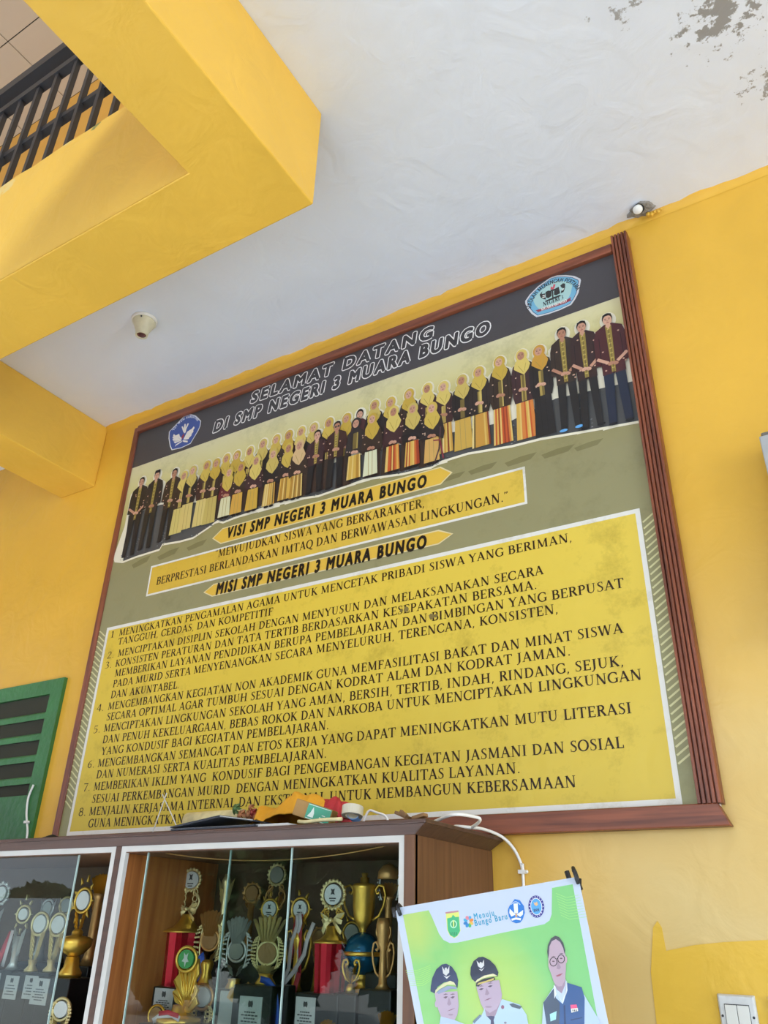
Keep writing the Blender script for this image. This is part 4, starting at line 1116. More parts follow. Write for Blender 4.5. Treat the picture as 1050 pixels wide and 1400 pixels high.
def SP(X, Y): return ((190 + X / 5.526 - 254 - (1311 - 1160 - Y / 5.526) * .135) * t.sx, t.z(1160 + Y / 5.526))
t.part('star_body', MB().slab([SP(*p) for p in ((340, 1235), (305, 1185), (268, 1165), (250, 1085), (285, 1060), (262, 1000), (300, 950), (298, 825), (340, 880), (400, 890), (450, 825), (452, 945), (420, 1000), (442, 1062), (424, 1100), (440, 1165), (405, 1200), (375, 1235))], -.002, .008), m_gold, .002)
rb = MB()
for xa, ya, xb_, yb_ in ((345, 1180, 302, 835), (350, 1180, 335, 900), (356, 1180, 370, 930), (362, 1180, 405, 905), (366, 1180, 448, 835), (340, 1190, 258, 1095), (372, 1190, 440, 1080), (342, 1185, 268, 1005), (370, 1185, 440, 965)):
    A_, B_ = SP(xa, ya), SP(xb_, yb_)
    rb.tube([(A_[0], -.003, A_[1]), (B_[0], -.003, B_[1])], 1.15 * t.sx, 6, taper=[1.3, .6])
t.part('star_rays', rb, m_gold)
t.medal(1311, 13.5, 10.5, 13, m_gold, m_discg, 0, dx=4, dy=-.008, tooth=0)
em = MB(); c_ = t.z(1311); k_ = t.sx
em.slab([(4 * k_ + 5 * k_ * cos(a) * (1 if i % 2 else .45), c_ + 7 * k_ * sin(a) * (1 if i % 2 else .45)) for i, a in enumerate([2 * pi * i / 10 + .3 for i in range(10)])], -.0135, -.0122)
t.part('disc_emblem', em, m_silver)
t.ribbon([(-17, 1396), (-6, 1387), (8, 1385), (17, 1390)], 5, m_ribw, -.05).ribbon([(-9, 1385), (4, 1382), (17, 1386)], 4, m_ribr, -.053)
t = TR('trophy with white oval disc in bronze ring half hidden behind the star-burst trophy', 277, 1363, -.31)
t.plinth(18, 1400).medal(1363, 14, 11, 13.5, m_brz, m_disc, 0).scrolls(1400, 1372, 17, m_pale).beadsides(1374, 1398, 14, m_pale, 2, 7)
t = TR('small trophy with bronze oval disc low beside the divider', 214, 1389, -.33)
t.plinth(16, 1412).medal(1389, 11, 9, 12, m_gold, m_discb, 0).leaves(1412, 1394, 3, 12, m_gold, 3)
t = TR('silver plume trophy with silver oval disc under the glass edge', 324, 1300, -.25)
t.plinth(20, 1352).lathe('cup_foot', [(9, 1352), (9, 1350), (6, 1342), (7, 1338)], m_gold)
t.fan(1290, 1252, 15, 7, m_silver).beadsides(1272, 1325, 16, m_silver).medal(1300, 12, 9.5, 11.5, m_silver, m_discs).leaves(1335, 1312, 4, 17, m_silver, 3)
t = TR('large gold plume trophy with plain dark oval disc and white label plinth', 366, 1303, -.30)
t.plinth(26, 1346).label(1361, 1412, 15, 0, 6).lathe('cup_foot', [(11, 1346), (11, 1344), (7, 1336), (8, 1331)], m_gold)
t.fan(1288, 1250, 21, 7, m_pale).beadsides(1278, 1326, 17, m_pale, 3, 11).medal(1303, 14, 12.5, 14, m_pale, m_discb).fan(1332, 1318, 10, 5, m_pale).leaves(1336, 1318, 6, 22, m_pale, 3)
t.ribbon([(2, 1338), (14, 1340), (22, 1350), (26, 1375), (28, 1412)], 6, m_ribb, -.03).ribbon([(4, 1338), (13, 1344), (15, 1362), (16, 1400)], 5, m_ribb, -.028)
t = TR('gold trophy with small white crested disc rising behind the plain gold plume', 369, 1243, -.17)
t.plinth(22, 1310).lathe('stem', [(9, 1310), (5, 1300), (4, 1268), (7, 1258)], m_pale).medal(1243, 11, 9, 11, m_gold, m_disc, 0, mark=True, tooth=8).leaves(1275, 1246, 4, 14, m_pale, 4)
t = TR('tall dim filigree trophy with beaded ring at the back of the cabinet', 379, 1196, -.07)
t.plinth(24, 1310).lathe('stem', [(12, 1310), (6, 1295), (4, 1240)], m_brz).scrolls(1245, 1208, 13, m_brz).medal(1196, 11, 9, 11, m_pale, m_discs, 16).leaves(1250, 1212, 3, 16, m_brz, 4)
t = TR('dim gold ring trophy at the back above the silver plume', 345, 1221, -.07)
t.plinth(18, 1310).lathe('stem', [(10, 1310), (4, 1296), (3, 1235)], m_brz).medal(1221, 11, 8.5, 10, m_brz, m_discb, 12).leaves(1245, 1212, 4, 18, m_brz, 3)
t = TR('dim pale trophy with winged figure high behind the bronze plume', 308, 1225, -.06)
t.plinth(18, 1310).lathe('stem', [(9, 1310), (4, 1298), (3, 1215), (5, 1205), (2, 1195)], m_pale).leaves(1240, 1195, 4, 13, m_pale, 4)
t = TR('gold trophy hung with red and white ribbons and a small medal disc', 411, 1243, -.20)
t.plinth(22, 1356).lathe('stem', [(8, 1356), (5, 1348), (4, 1300), (6, 1285), (4, 1270)], m_gold).medal(1243, 12, 9, 11.5, m_gold, m_disc, 0, mark=True, tooth=7)
t.leaves(1275, 1240, 4, 14, m_gold, 4).handles(1330, 1272, 5, 12, m_gold)
t.ribbon([(2, 1248), (5, 1262), (0, 1280), (1, 1310), (3, 1352)], 5, m_ribw).ribbon([(0, 1250), (1, 1266), (-6, 1290), (-8, 1325), (-14, 1346)], 4.5, m_ribw, -.014).ribbon([(4, 1250), (5, 1270), (5, 1300), (6, 1330)], 4, m_ribr, -.010).ribbon([(-2, 1252), (-4, 1275), (-6, 1300), (-9, 1322)], 4, m_ribr, -.009)
t = TR('gold trophy with large white beaded medallion over a red column', 456, 1223, -.26)
t.plinth(27, 1357).label(1363, 1412, 13, -14, 6).column(19, 17, 1290, 1357).lathe('flared_foot', [(20, 1290), (20, 1288), (13, 1284), (7, 1277), (6, 1266)], m_gold, 28)
t.bow(1258, 17, m_pale).scrolls(1262, 1238, 15, m_gold).medal(1223, 15, 11.5, 14, m_pale, m_disc, 20, mark=True).leaves(1272, 1252, 3, 15, m_gold, 3)
t = TR('pale trophy trailing a long white ribbon left of the red column', 436, 1292, -.17)
t.plinth(16, 1356).lathe('stem', [(7, 1356), (5, 1342), (4, 1310)], m_gold).medal(1285, 11, 9, 13, m_brz, m_discb, 10).leaves(1325, 1275, 3, 13, m_brz, 4)
t.ribbon([(5, 1262), (-2, 1285), (-6, 1305), (-20, 1330), (-32, 1348), (-30, 1365), (-28, 1385)], 5, m_ribw, -.05).ribbon([(-12, 1330), (-16, 1352), (-18, 1372)], 6, m_ribr, -.046)
t = TR('tall gold two-handled cup standing on a blue globe', 498, 1225, -.22)
t.plinth(30, 1359).lathe('pedestal', [(14, 1359), (14, 1356), (9, 1350), (7, 1340), (10, 1336), (6, 1330), (8, 1326)], m_gold)
t.ball('globe', 1304, 22, m_blueglass).lathe('globe_band', [(22.4, 1307), (22.8, 1304), (22.4, 1301)], m_gold)
t.lathe('cup_bowl', [(3, 1283), (5, 1280), (3, 1272), (6, 1266), (11, 1258), (13, 1240), (13.5, 1216), (15, 1212), (12, 1208), (5, 1207), (5, 1200), (3, 1199), (4, 1194)], m_gold, 28)
t.handles(1258, 1210, 12, 17, m_gold)
t = TR('trophy with grey oval disc behind the two-handled cup', 481, 1278, -.11)
t.plinth(20, 1340).lathe('stem', [(9, 1340), (5, 1325), (4, 1296)], m_gold).medal(1276, 12, 9.5, 12, m_gold, m_discs, 0, tooth=6).leaves(1320, 1262, 3, 16, m_brz, 5)
t = TR('small gold open-worked cup left of the globe stand', 480, 1328, -.28)
t.plinth(16, 1358).lathe('stem', [(6, 1358), (5, 1350), (3, 1345)], m_gold).handles(1342, 1312, 2, 10, m_gold).leaves(1345, 1312, 2, 11, m_gold, 4)
t = TR('dark fan-topped trophy in the shade at the right end of the cabinet', 532, 1200, -.20)
t.plinth(20, 1330).lathe('stem', [(10, 1330), (5, 1318), (4, 1232), (8, 1226)], m_brz).fan(1228, 1206, 13, 7, m_brz).lathe('crest', [(14, 1202), (13, 1192), (8, 1184), (1, 1180)], m_brz, 20).beadsides(1192, 1232, 15, m_silver, 1, 9)
t = TR('dark trophy with curling gold handles right of the blue globe', 524, 1300, -.30)
t.plinth(22, 1352).lathe('stem', [(9, 1352), (5, 1345), (4, 1300), (7, 1290), (9, 1265), (7, 1255)], m_brz).handles(1336, 1288, 5, 10, m_brz).scrolls(1290, 1258, 10, m_brz)
t = TR('small gold fan trophy low at the right end of the cabinet', 530, 1388, -.38)
t.plinth(16, 1412).fan(1412, 1381, 11, 7, m_gold).lathe('foot', [(10, 1412), (6, 1408), (5, 1404)], m_gold)
t = TR('small gold flame trophy low in front of the white medallion plinth', 449, 1399, -.39)
t.plinth(10, 1418).fan(1418, 1393, 8, 5, m_gold)
t = TR('wide tilted name plaque trophy low behind the blue ribbon', 338, 1366, -.31, 'plaque')
t.plinth(10, 1400)
mb = MB(); a_ = -.45
for (cx_, cz_, hw_, hh_) in ((0, 1372, 22, 8),):
    zc_ = t.z(cz_); W_, H_ = hw_ * t.sx, hh_ * t.sz
    P = [(W_ * i * cos(a_) - H_ * j * sin(a_), zc_ + W_ * i * sin(a_) + H_ * j * cos(a_)) for i, j in ((-1, -1), (1, -1), (1, 1), (-1, 1))]
    mb.slab(P, -.020, -.012)
t.part('plaque_board', mb, m_brz)
t.medal(1358, 9, 5, 7, m_brz, m_discs, 8)
t = TR('grey label plinth standing under the filigree trophy', 228, 1366, -.27, 'label_stand')
t.plinth(17, 1349, m_marble, .012); t.label(1351, 1391, 13, 0, 7)
t = TR('pale square card leaning among the plinths', 313, 1372, -.30, 'card')
t.plinth(13, 1355, m_label, .003)

# ---- left bay
G = 'trophies behind the left glass'
def TL(*a, **k): return TR(*a, g=G, **k)
t = TL('gold bowl trophy with white oval disc and gold leaves beside the divider', 114, 1231, -.28)
t.plinth(20, 1336).label(1338, 1374, 11, -16, 5, None).lathe('pedestal', [(10, 1336), (10, 1330), (7, 1322), (6, 1308)], m_gold)
t.lathe('bowl', [(4, 1308), (9, 1303), (14, 1294), (15, 1284), (12, 1281), (5, 1279), (5, 1274), (3, 1270)], m_gold, 24)
t.leaves(1274, 1240, 3, 9, m_gold, 4).medal(1231, 11, 8.5, 13, m_gold, m_disc, 0, tooth=9)
for lab, px_, py_ in (('silvery leaf trophy with pale oval disc left of the gold bowl trophy', 80, 1264), ('silvery leaf trophy with pale oval disc second left of the gold bowl trophy', 55, 1263)):
    t = TL(lab, px_, py_, -.28)
    t.plinth(13, 1329).label(1334, 1366, 9, -8, 4).lathe('stem', [(6, 1329), (6, 1326), (3, 1320), (4, 1312)], m_pale).leaves(1318, 1262, 3, 12, m_pale, 6).medal(py_, 11, 8.5, 12, m_pale, m_disc)
t = TL('thin silver trophy with red and white ribbon further left', 32, 1252, -.28)
t.plinth(13, 1325).label(1330, 1362, 9, -8, 4).lathe('stem', [(6, 1325), (3, 1316), (3, 1280)], m_silver).leaves(1312, 1262, 3, 9, m_silver, 5).medal(1250, 9, 6, 8, m_pale, m_disc, 0, tooth=8)
t.ribbon([(-8, 1275), (-12, 1295), (-18, 1322)], 6, m_ribr).ribbon([(-5, 1272), (-6, 1295), (-9, 1322)], 4, m_ribw, -.016)
t = TL('silver trophy with pale disc cut by the left picture edge', 1, 1226, -.28)
t.plinth(16, 1325).lathe('stem', [(7, 1325), (4, 1310), (3, 1250)], m_silver).medal(1222, 10, 7, 10, m_silver, m_disc, 12).leaves(1275, 1235, 3, 10, m_silver, 4)
t = TL('silver filigree trophy with white oval disc low in the left bay', 84, 1380, -.36)
t.plinth(14, 1408).medal(1380, 12, 9, 11.5, m_pale, m_disc, 0).beadsides(1370, 1402, 12, m_pale, 2, 8).leaves(1408, 1388, 3, 12, m_pale, 3)
t = TL('dim silver leaf trophy behind the first silvery leaf trophy', 92, 1232, -.14)
t.plinth(14, 1315).lathe('stem', [(7, 1315), (4, 1300), (3, 1260)], m_pale).leaves(1275, 1222, 3, 12, m_pale, 5).medal(1238, 9, 7, 9, m_pale, m_discs)
t = TL('dim silver leaf trophy behind the second silvery leaf trophy', 66, 1238, -.14)
t.plinth(14, 1315).lathe('stem', [(7, 1315), (4, 1300), (3, 1260)], m_silver).leaves(1275, 1224, 3, 12, m_silver, 5).medal(1242, 8, 6, 9, m_silver, m_discs)
t = TL('gold fan trophy at the back beside the divider', 139, 1210, -.12)
t.plinth(16, 1320).lathe('stem', [(8, 1320), (5, 1306), (4, 1230), (7, 1222)], m_brz).fan(1226, 1194, 12, 7, m_gold).leaves(1260, 1225, 3, 11, m_brz, 4)
# thin wire sagging across the inside of the glass
P = []
for i in range(25):
    t_ = i / 24; px_ = 212 + (545 - 212) * t_
    q = at(px_, 1164 + 20 * 4 * t_ * (1 - t_) * .9 + t_ * -12, -.40); P.append(q)
tag(MB().tube(P, .0016, 5).build('wire', m_brz), 'thin brown wire sagging inside the top of the glass', 'wire')

# ------------------------------------------------------------------ things lying on the cabinet top
def on_top(px, y):
    """x on the cabinet top below a pixel column, at depth y"""
    p = at(px, 1130, y); return p.x
def topz(px, py, y): return max(ZTC + .001, at(px, py, y).z)
# flat black folder
fx0, fx1 = at(238, 1137, -.47).x, at(352, 1136, -.47).x
xm = (fx0 + fx1) / 2
fo = empty('folder', (xm, -.40, ZTC), 'dark grey folder lying slightly open on the front edge of the cabinet top', 'folder')
m_folder = mat('folder_cover', '2b2e36', .4)
m_paper = mat('white_paper', 'd8d8d6', .6)
hw = (fx1 - fx0) / 2
xr_ = hw * .24
fo_c = MB(); fo_c.hexa([(-hw, -.085, .001), (hw, -.085, .001), (hw, .12, .001), (-hw, .12, .001)], [(-hw, -.085, .006), (hw, -.085, .006), (hw, .12, .006), (-hw, .12, .006)])
fo_c.build('back_cover', m_folder, fo)
fo_t = MB(); fo_t.hexa([(-hw, -.088, .008), (hw * .18, -.088, .030), (hw * .18, .10, .034), (-hw, .10, .010)], [(-hw, -.088, .012), (hw * .18, -.088, .036), (hw * .18, .10, .039), (-hw, .10, .014)])
fo_t.hexa([(hw * .18, -.088, .030), (hw, -.088, .014), (hw, .10, .014), (hw * .18, .10, .034)], [(hw * .18, -.088, .036), (hw, -.088, .018), (hw, .10, .018), (hw * .18, .10, .039)])
fo_t.build('front_cover', m_folder, fo)
MB().hexa([(hw * .2, -.0895, .0318), (hw * .97, -.0895, .0165), (hw * .97, -.0885, .0165), (hw * .2, -.0885, .0318)], [(hw * .2, -.0895, .0340), (hw * .97, -.0895, .0185), (hw * .97, -.0885, .0185), (hw * .2, -.0885, .0340)]).build('silver_edge', m_silver, fo)
MB().box((-hw + .01, -.075, .0062), (hw - .01, .11, .0078)).build('paper_sheets', m_paper, fo)
# rolled pale mat behind the folder
ra, rb = at(258, 1120, -.24), at(333, 1112, -.24)
ro = empty('rolled_paper', ((ra.x + rb.x) / 2, -.24, ZTC), 'pale yellowed roll of paper lying behind the dark folder', 'paper roll')
ln = rb.x - ra.x; R_ = .032
m_roll = mat('old_paper_roll', 'dccf9c', .7, var=.2, vscale=30)
mb = MB(); vs = []; fs = []; n_ = 40
for e, xx in enumerate((-ln / 2, ln / 2)):
    for k in range(n_):
        a = 2 * pi * 1.8 * k / n_; r_ = R_ * (1 - .3 * k / n_)
        vs.append((xx, r_ * cos(a), R_ + .026 + r_ * sin(a)))
fs = [(k, k + 1, n_ + k + 1, n_ + k) for k in range(n_ - 1)]
mb.add(vs, fs, True); o = mb.build('sheet', m_roll, ro); o.modifiers.new('t', 'SOLIDIFY').thickness = .002
MB().box((-ln / 2 - .005, -R_, .001), (ln / 2, R_, .026)).build('bundle', m_roll, ro, .006)
# dried flower ornament, green and brown
do = empty('dried_flower_ornament', (at(350, 1115, -.30).x, -.30, ZTC), 'small brown dried flower ornament with a green leaf beside the paper roll', 'ornament')
m_dry = mat('dried_petals', 'a06a45', .7, var=.3, vscale=40); m_leafg = mat('dull_green_leaf', '4d6b3c', .6); m_berry = mat('red_berry', '8e2f2a', .5)
def blob(name, cx, cz, r, m, k=6):
    mb = MB()
    for i in range(k):
        a = 2 * pi * i / k
        mb.add([(cx, -.01, cz), (cx + r * cos(a - .4) * .7, -.004, cz + r * sin(a - .4) * .7), (cx + r * cos(a), 0.004, cz + r * sin(a)), (cx + r * cos(a + .4) * .7, -.004, cz + r * sin(a + .4) * .7), (cx + r * .4 * cos(a), .012, cz + r * .4 * sin(a))], [(0, 1, 2, 3), (1, 0, 4), (2, 1, 4), (3, 2, 4), (0, 3, 4)])
    mb.ball((cx, -.006, cz), r * .35, 6); return mb.build(name, m, do)
q = at(333, 1110, -.30)
def rel(px, py): p = at(px, py, -.30); return p.x - do.location.x, max(.012, p.z - ZTC)
for (px_, py_, r_, m_, nm) in ((323, 1106, .020, m_leafg, 'leaf'), (330, 1115, .020, m_dry, 'petals'), (341, 1115, .022, m_dry, 'petals'), (346, 1112, .018, m_berry, 'berries'), (351, 1118, .022, m_dry, 'petals'), (343, 1104, .012, m_dry, 'petals')):
    a_, c_ = rel(px_, py_); blob(nm, a_, max(c_, r_), r_, m_)
MB().tube([(0, 0, .004), (-.02, 0, .02), (-.05, 0, .035)], .004, 6).build('stem', m_dry, do)
# yellow cloth heap
def cloth(name, label, pts, y0, y1, m, seed, cat='cloth'):
    rnd = random.Random(seed)
    P = [at(px_, py_, (y0 + y1) / 2) for px_, py_ in pts]
    zs = [max(ZTC + .002, p.z) for p in P]; xs = [p.x for p in P]
    n_ = 30; rows_ = 9; vs = []; fs = []
    for j in range(rows_):
        v_ = j / (rows_ - 1)
        for i in range(n_ + 1):
            t = i / n_ * (len(P) - 1); a = min(int(t), len(P) - 2); f_ = t - a
            x_ = xs[a] * (1 - f_) + xs[a + 1] * f_; top_ = zs[a] * (1 - f_) + zs[a + 1] * f_
            prof = sin(pi * (.06 + .88 * v_)) ** .6 * (1 if v_ < .5 else .92)
            fold = .006 * sin(i * 1.3 + j * .9 + seed) + .004 * sin(i * 2.9 - j * 1.7)
            vs.append((x_ + .012 * sin(j * 1.2 + i * .4), y0 + (y1 - y0) * v_, ZTC + .003 + max(0, (top_ - ZTC) * 1.2 * prof + fold * prof)))
    for j in range(rows_ - 1):
        for i in range(n_): a = j * (n_ + 1) + i; fs.append((a, a + 1, a + n_ + 2, a + n_ + 1))
    o = MB().add(vs, fs, True).build(name, m, None)
    sd = o.modifiers.new('thick', 'SOLIDIFY'); sd.thickness = .003; sd.offset = 1
    o.modifiers.new('sub', 'SUBSURF').render_levels = 1
    return tag(o, label, cat)
m_ycl = mat('yellow_cloth', 'e2a226', .75, bump=.3, bscale=25); m_rcl = mat('red_cloth', 'b32b31', .7, bump=.3, bscale=25)
cloth('yellow_cloth', 'crumpled orange-yellow cloth heaped behind the small box', [(362, 1128), (368, 1108), (385, 1116), (398, 1100), (410, 1093), (430, 1096), (446, 1100), (452, 1112)], -.36, -.20, m_ycl, 1)
cloth('red_cloth', 'folded bright red cloth between the small box and the tape roll', [(448, 1126), (450, 1100), (462, 1098), (472, 1103), (475, 1116), (468, 1124)], -.335, -.24, m_rcl, 5)
# small carton with green printed face, tilted
bo = empty('small_carton', (at(425, 1124, -.40).x, -.40, ZTC), 'small tilted carton with brown side and green printed front on the cabinet top', 'box')
m_brown = mat('carton_side', 'a07a42', .6, var=.15, vscale=30); m_greenbox = mat('green_carton_print', '3c9b7c', .45); m_cwhite = mat('carton_white', 'd9e6dc', .5)
A0, A1 = at(397, 1126, -.42), at(457, 1126, -.42)
s_ = scales(A0)[0]
mb = MB().box((-.052, -.022, 0), (.062, .022, .044)); cbox = mb.build('carton', m_brown, bo, .002)
fr_ = MB().box((-.012, -.0232, .002), (.060, -.0222, .042)).build('green_front', m_greenbox, bo)
tr_ = MB(); tr_.slab([(-.006, .008), (.012, .008), (.012, .02), (.006, .036), (.001, .02)], -.0238, -.0233); tr_.box((.030, -.0238, .012), (.050, -.0233, .015)); tr_.box((.036, -.0238, .020), (.046, -.0233, .022))
tr_.box((-.010, -.0238, .003), (.058, -.0233, .0045)); tr_.box((-.010, -.0238, .039), (.058, -.0233, .0405)); tr_.build('white_print', m_cwhite, bo)
bo.rotation_euler = (0, radians(17), radians(14)); bo.location.z = ZTC + .020
# bare wood strip and white strips in front
wsx0, wsx1 = at(352, 1132, -.45).x, at(400, 1128, -.45).x
tag(MB().box((wsx0, -.47, ZTC + .001), (wsx1, -.43, ZTC + .008)).build('white_strip', m_paper), 'flat white paper strip beside the folder', 'paper')
tag(MB().tube([at(408, 1121, -.46) - Vector((0, 0, .004)), at(418, 1124, -.462), (at(440, 1126, -.46).x, -.46, ZTC + .012), (at(466, 1124, -.46).x, -.455, ZTC + .012)], .005, 6).build('twine', m_roll), 'pale twine lying in front of the small carton', 'twine')
# roll of clear tape
tp = empty('tape_roll', (at(484, 1120, -.40).x, -.40, ZTC), 'roll of clear tape with blue core near the cabinet corner', 'tape')
m_tape = mat('translucent_tape', 'c9c3ae', .3); m_core = mat('blue_core', '7fa6d8', .5)
def ring_y(r0, r1, y0, y1, zc, n=30):
    vs = []; fs = []
    for k in range(n):
        a = 2 * pi * k / n
        for r_, y_ in ((r0, y0), (r1, y0), (r1, y1), (r0, y1)): vs.append((r_ * cos(a), y_, zc + r_ * sin(a)))
    for k in range(n):
        j = (k + 1) % n
        for i in range(4): fs.append((k * 4 + i, k * 4 + (i + 1) % 4, j * 4 + (i + 1) % 4, j * 4 + i))
    return MB().add(vs, fs, False)
ring_y(.0185, .0290, -.012, .012, .029).build('tape', m_tape, tp); ring_y(.0165, .0185, -.0125, .0125, .029).build('core', m_core, tp)
MB().lathe([(.0005, -.001), (.0165, -.001), (.0165, .001), (.0005, .001)], (0, 0, 0), 24).build('core_label', m_core, tp)
tp.children[-1].rotation_euler.x = pi / 2; tp.children[-1].location = (0, .008, .029)
tp.rotation_euler = (radians(-12), 0, radians(14)); tp.location.z = ZTC + .003
# wood scraps at the corner
m_scrap = mat('raw_wood_scrap', '8d6a45', .7, var=.25, vscale=40)
for k, (pxa, pya, pxb, pyb, y_, w_) in enumerate(((542, 1111, 560, 1119, -.40, .010), (548, 1109, 556, 1116, -.42, .006), (566, 1119, 582, 1114, -.40, .012))):
    a_, c_ = at(pxa, pya, y_), at(pxb, pyb, y_)
    a_.z = max(a_.z, ZTC + .007); c_.z = max(c_.z, ZTC + .007)
    d_ = (c_ - a_).normalized(); n_ = Vector((-d_.z, 0, d_.x)) * .004; yv = Vector((0, w_, 0))
    tag(MB().hexa([a_ - n_ - yv, c_ - n_ - yv, c_ - n_ + yv, a_ - n_ + yv], [a_ + n_ - yv, c_ + n_ - yv, c_ + n_ + yv, a_ + n_ + yv]).build('wood_scrap', m_scrap), ('longest wood scrap lying across the cabinet corner', 'thin splinter of wood leaning on the longer scrap', 'short wood scrap nearest the white cable')[k], 'wood scrap', 'wood scraps on the cabinet corner')
# two thin bamboo sticks leaning together
P0, P1, P2 = at(209, 1133, -.30), at(227, 1086, -.28), at(250, 1124, -.30)
for k, (pa, pb) in enumerate(((at(208, 1131, -.30), at(228, 1084, -.28)), (at(251, 1124, -.30), at(222, 1086, -.285)))):
    pa.z = ZTC + .003
    tag(MB().tube([pa, pa.lerp(pb, .5) + Vector((0, 0, .002)), pb], .0018, 6).build('thin_stick', m_paper), ('thin pale stick leaning right, crossing another over the board', 'thin pale stick leaning left, crossing another beside the paper roll')[k], 'stick', 'crossed sticks on the cabinet')
# black rag at the left
def rag(px0, px1, pyt, y0):
    x0_, x1_ = at(px0, 1143, y0).x, at(px1, 1143, y0).x; n_ = 14; vs = []; fs = []
    rnd = random.Random(4)
    for j in range(5):
        for i in range(n_ + 1):
            h_ = .028 * sin(pi * i / n_) * (1 + .5 * sin(i * 1.9)) * sin(pi * (j + .4) / 5)
            vs.append((x0_ + (x1_ - x0_) * i / n_, y0 + .10 * j / 4, ZTC + .002 + max(0, h_)))
    for j in range(4):
        for i in range(n_): a = j * (n_ + 1) + i; fs.append((a, a + 1, a + n_ + 2, a + n_ + 1))
    o = MB().add(vs, fs, True).build('black_rag', mat('black_rag_cloth', '1d1c1d', .9)); sd = o.modifiers.new('t', 'SOLIDIFY'); sd.thickness = .003; sd.offset = 1
    tag(o, 'crumpled black rag on the cabinet below the shutter edge', 'rag')
rag(44, 68, 1138, -.30)
# small wood rod
# ------------------------------------------------------------------ white cables and clips
def cable(name, label, pts, r=.0045):
    Q = []
    for i in range(len(pts) - 1):
        p0 = Vector(pts[max(0, i - 1)]); p1 = Vector(pts[i]); p2 = Vector(pts[i + 1]); p3 = Vector(pts[min(len(pts) - 1, i + 2)])
        for k in range(8):
            t = k / 8
            Q.append(.5 * ((2 * p1) + (p2 - p0) * t + (2 * p0 - 5 * p1 + 4 * p2 - p3) * t * t + (3 * p1 - p0 - 3 * p2 + p3) * t ** 3))
    Q.append(Vector(pts[-1]))
    c = empty(name, Q[-1], label, 'cable')
    MB().tube([q - Q[-1] for q in Q], r, 8).build('cable', m_whitecable, c)
    return c
def clip(c, P, along_z=True):
    P = Vector(P) - Vector(c.location)
    mb = MB().box((P.x - .010, P.y - .010, P.z - .005), (P.x + .010, P.y + .006, P.z + .005)); mb.ball((P.x + .014, P.y - .004, P.z), .005, 6)
    mb.build('cable_clip', m_white, c)
def cz(px, py, y): p = at(px, py, y); return p
zc_ = ZTC + .006
def ct(px, y, lift=0.0): return Vector((at(px, 1135, y).x, y, zc_ + lift))
c = cable('white_cable', 'white cable looping on the cabinet corner then running down the yellow wall', [
    ct(500, -.30, .0), ct(545, -.30, .012), (at(590, 1123, -.20).x, -.24, zc_ + .01), cz(618, 1114, -.30), cz(650, 1117, -.24), cz(656, 1122, -.22), cz(645, 1131, -.19), cz(632, 1134, -.18), cz(622, 1130, -.21), cz(640, 1131, -.20), cz(662, 1134, -.12), cz(686, 1144, -.04), cz(702, 1160, -.012), cz(712, 1180, -.008), cz(715, 1195, -.008), cz(716, 1215, -.008), (at(716, 1215, -.008).x, -.008, .9)])
clip(c, cz(714.5, 1192, -.008))
c = cable('white_cable', 'white cable rising beside the green shutter on the left', [(at(38, 1140, -.024).x, -.024, 1.766), cz(37.5, 1140, -.024), cz(37, 1125, -.024), cz(36.5, 1110, -.024), cz(39, 1090, -.024), cz(46, 1073, -.024)])
clip(c, cz(37, 1124, -.024))
c = cable('white_cable', 'thin white cable arching behind the tape roll', [ct(492, -.22), cz(503, 1110, -.22), cz(515, 1111, -.22), cz(528, 1117, -.22), ct(534, -.22)], .0035)

# ------------------------------------------------------------------ ceiling lamp holder and cable stub
P = atz(198, 437, ZC)
lh = empty('lamp_holder', (P.x, P.y, ZC), 'empty cream conical bulb holder on the white ceiling', 'lamp holder')
m_cream = mat('cream_porcelain', 'd8d2b4', .4, var=.08, vscale=30); m_sock = mat('dark_red_socket', '5a2a22', .6)
MB().lathe([(.055, 0), (.058, -.006), (.056, -.014), (.052, -.016)], n=36).build('rose', m_white, lh)
MB().lathe([(.052, -.014), (.050, -.022), (.042, -.036), (.032, -.062), (.027, -.082), (.0265, -.092), (.021, -.092), (.020, -.060)], n=36).build('cone', m_cream, lh)
MB().lathe([(.0195, -.062), (.0195, -.088), (.012, -.088), (.011, -.070)], n=24).build('socket', m_sock, lh)
mb = MB(); mb.ball((.030, -.044, -.026), .004, 6); mb.build('screw', m_folder, lh)
P = atz(877, 289, ZC)
st = empty('cable_stub', (P.x, P.y, ZC), 'capped white pipe stub in a broken grey plaster patch at the ceiling corner', 'pipe stub')
m_cement = mat('bare_cement', '8b8780', .9, var=.35, vscale=60, bump=.6, bscale=80)
rnd = random.Random(11); n_ = 18
pts = [(.052 * rnd.uniform(.7, 1.15) * cos(2 * pi * k / n_), .038 * rnd.uniform(.7, 1.1) * sin(2 * pi * k / n_) - .012) for k in range(n_)]
MB().add([(x_, y_, -.0015) for x_, y_ in pts] + [(x_ * .9, y_ * .9, -.006) for x_, y_ in pts] + [(0, -.01, -.010)], [(k, (k + 1) % n_, n_ + (k + 1) % n_, n_ + k) for k in range(n_)] + [(n_ + k, n_ + (k + 1) % n_, 2 * n_) for k in range(n_)]).build('plaster_patch', m_cement, st)
o = MB().lathe([(.017, 0), (.017, -.030), (.014, -.034), (.0005, -.035)], n=20).build('pipe_cap', m_white, st); o.rotation_euler = (radians(-38), radians(8), 0); o.location = (-.004, -.022, -.004)
o = MB().lathe([(.0195, .002), (.0195, -.018), (.0172, -.018), (.0172, .0)], n=20).build('rubber_collar', m_dark, st); o.rotation_euler = (radians(-38), radians(8), 0); o.location = (-.004, -.022, -.004)
mb = MB()
for k in range(5): mb.ball((.02 + .012 * k, .012, -.016 - .006 * (k % 2)), .009 - .001 * k, 6)
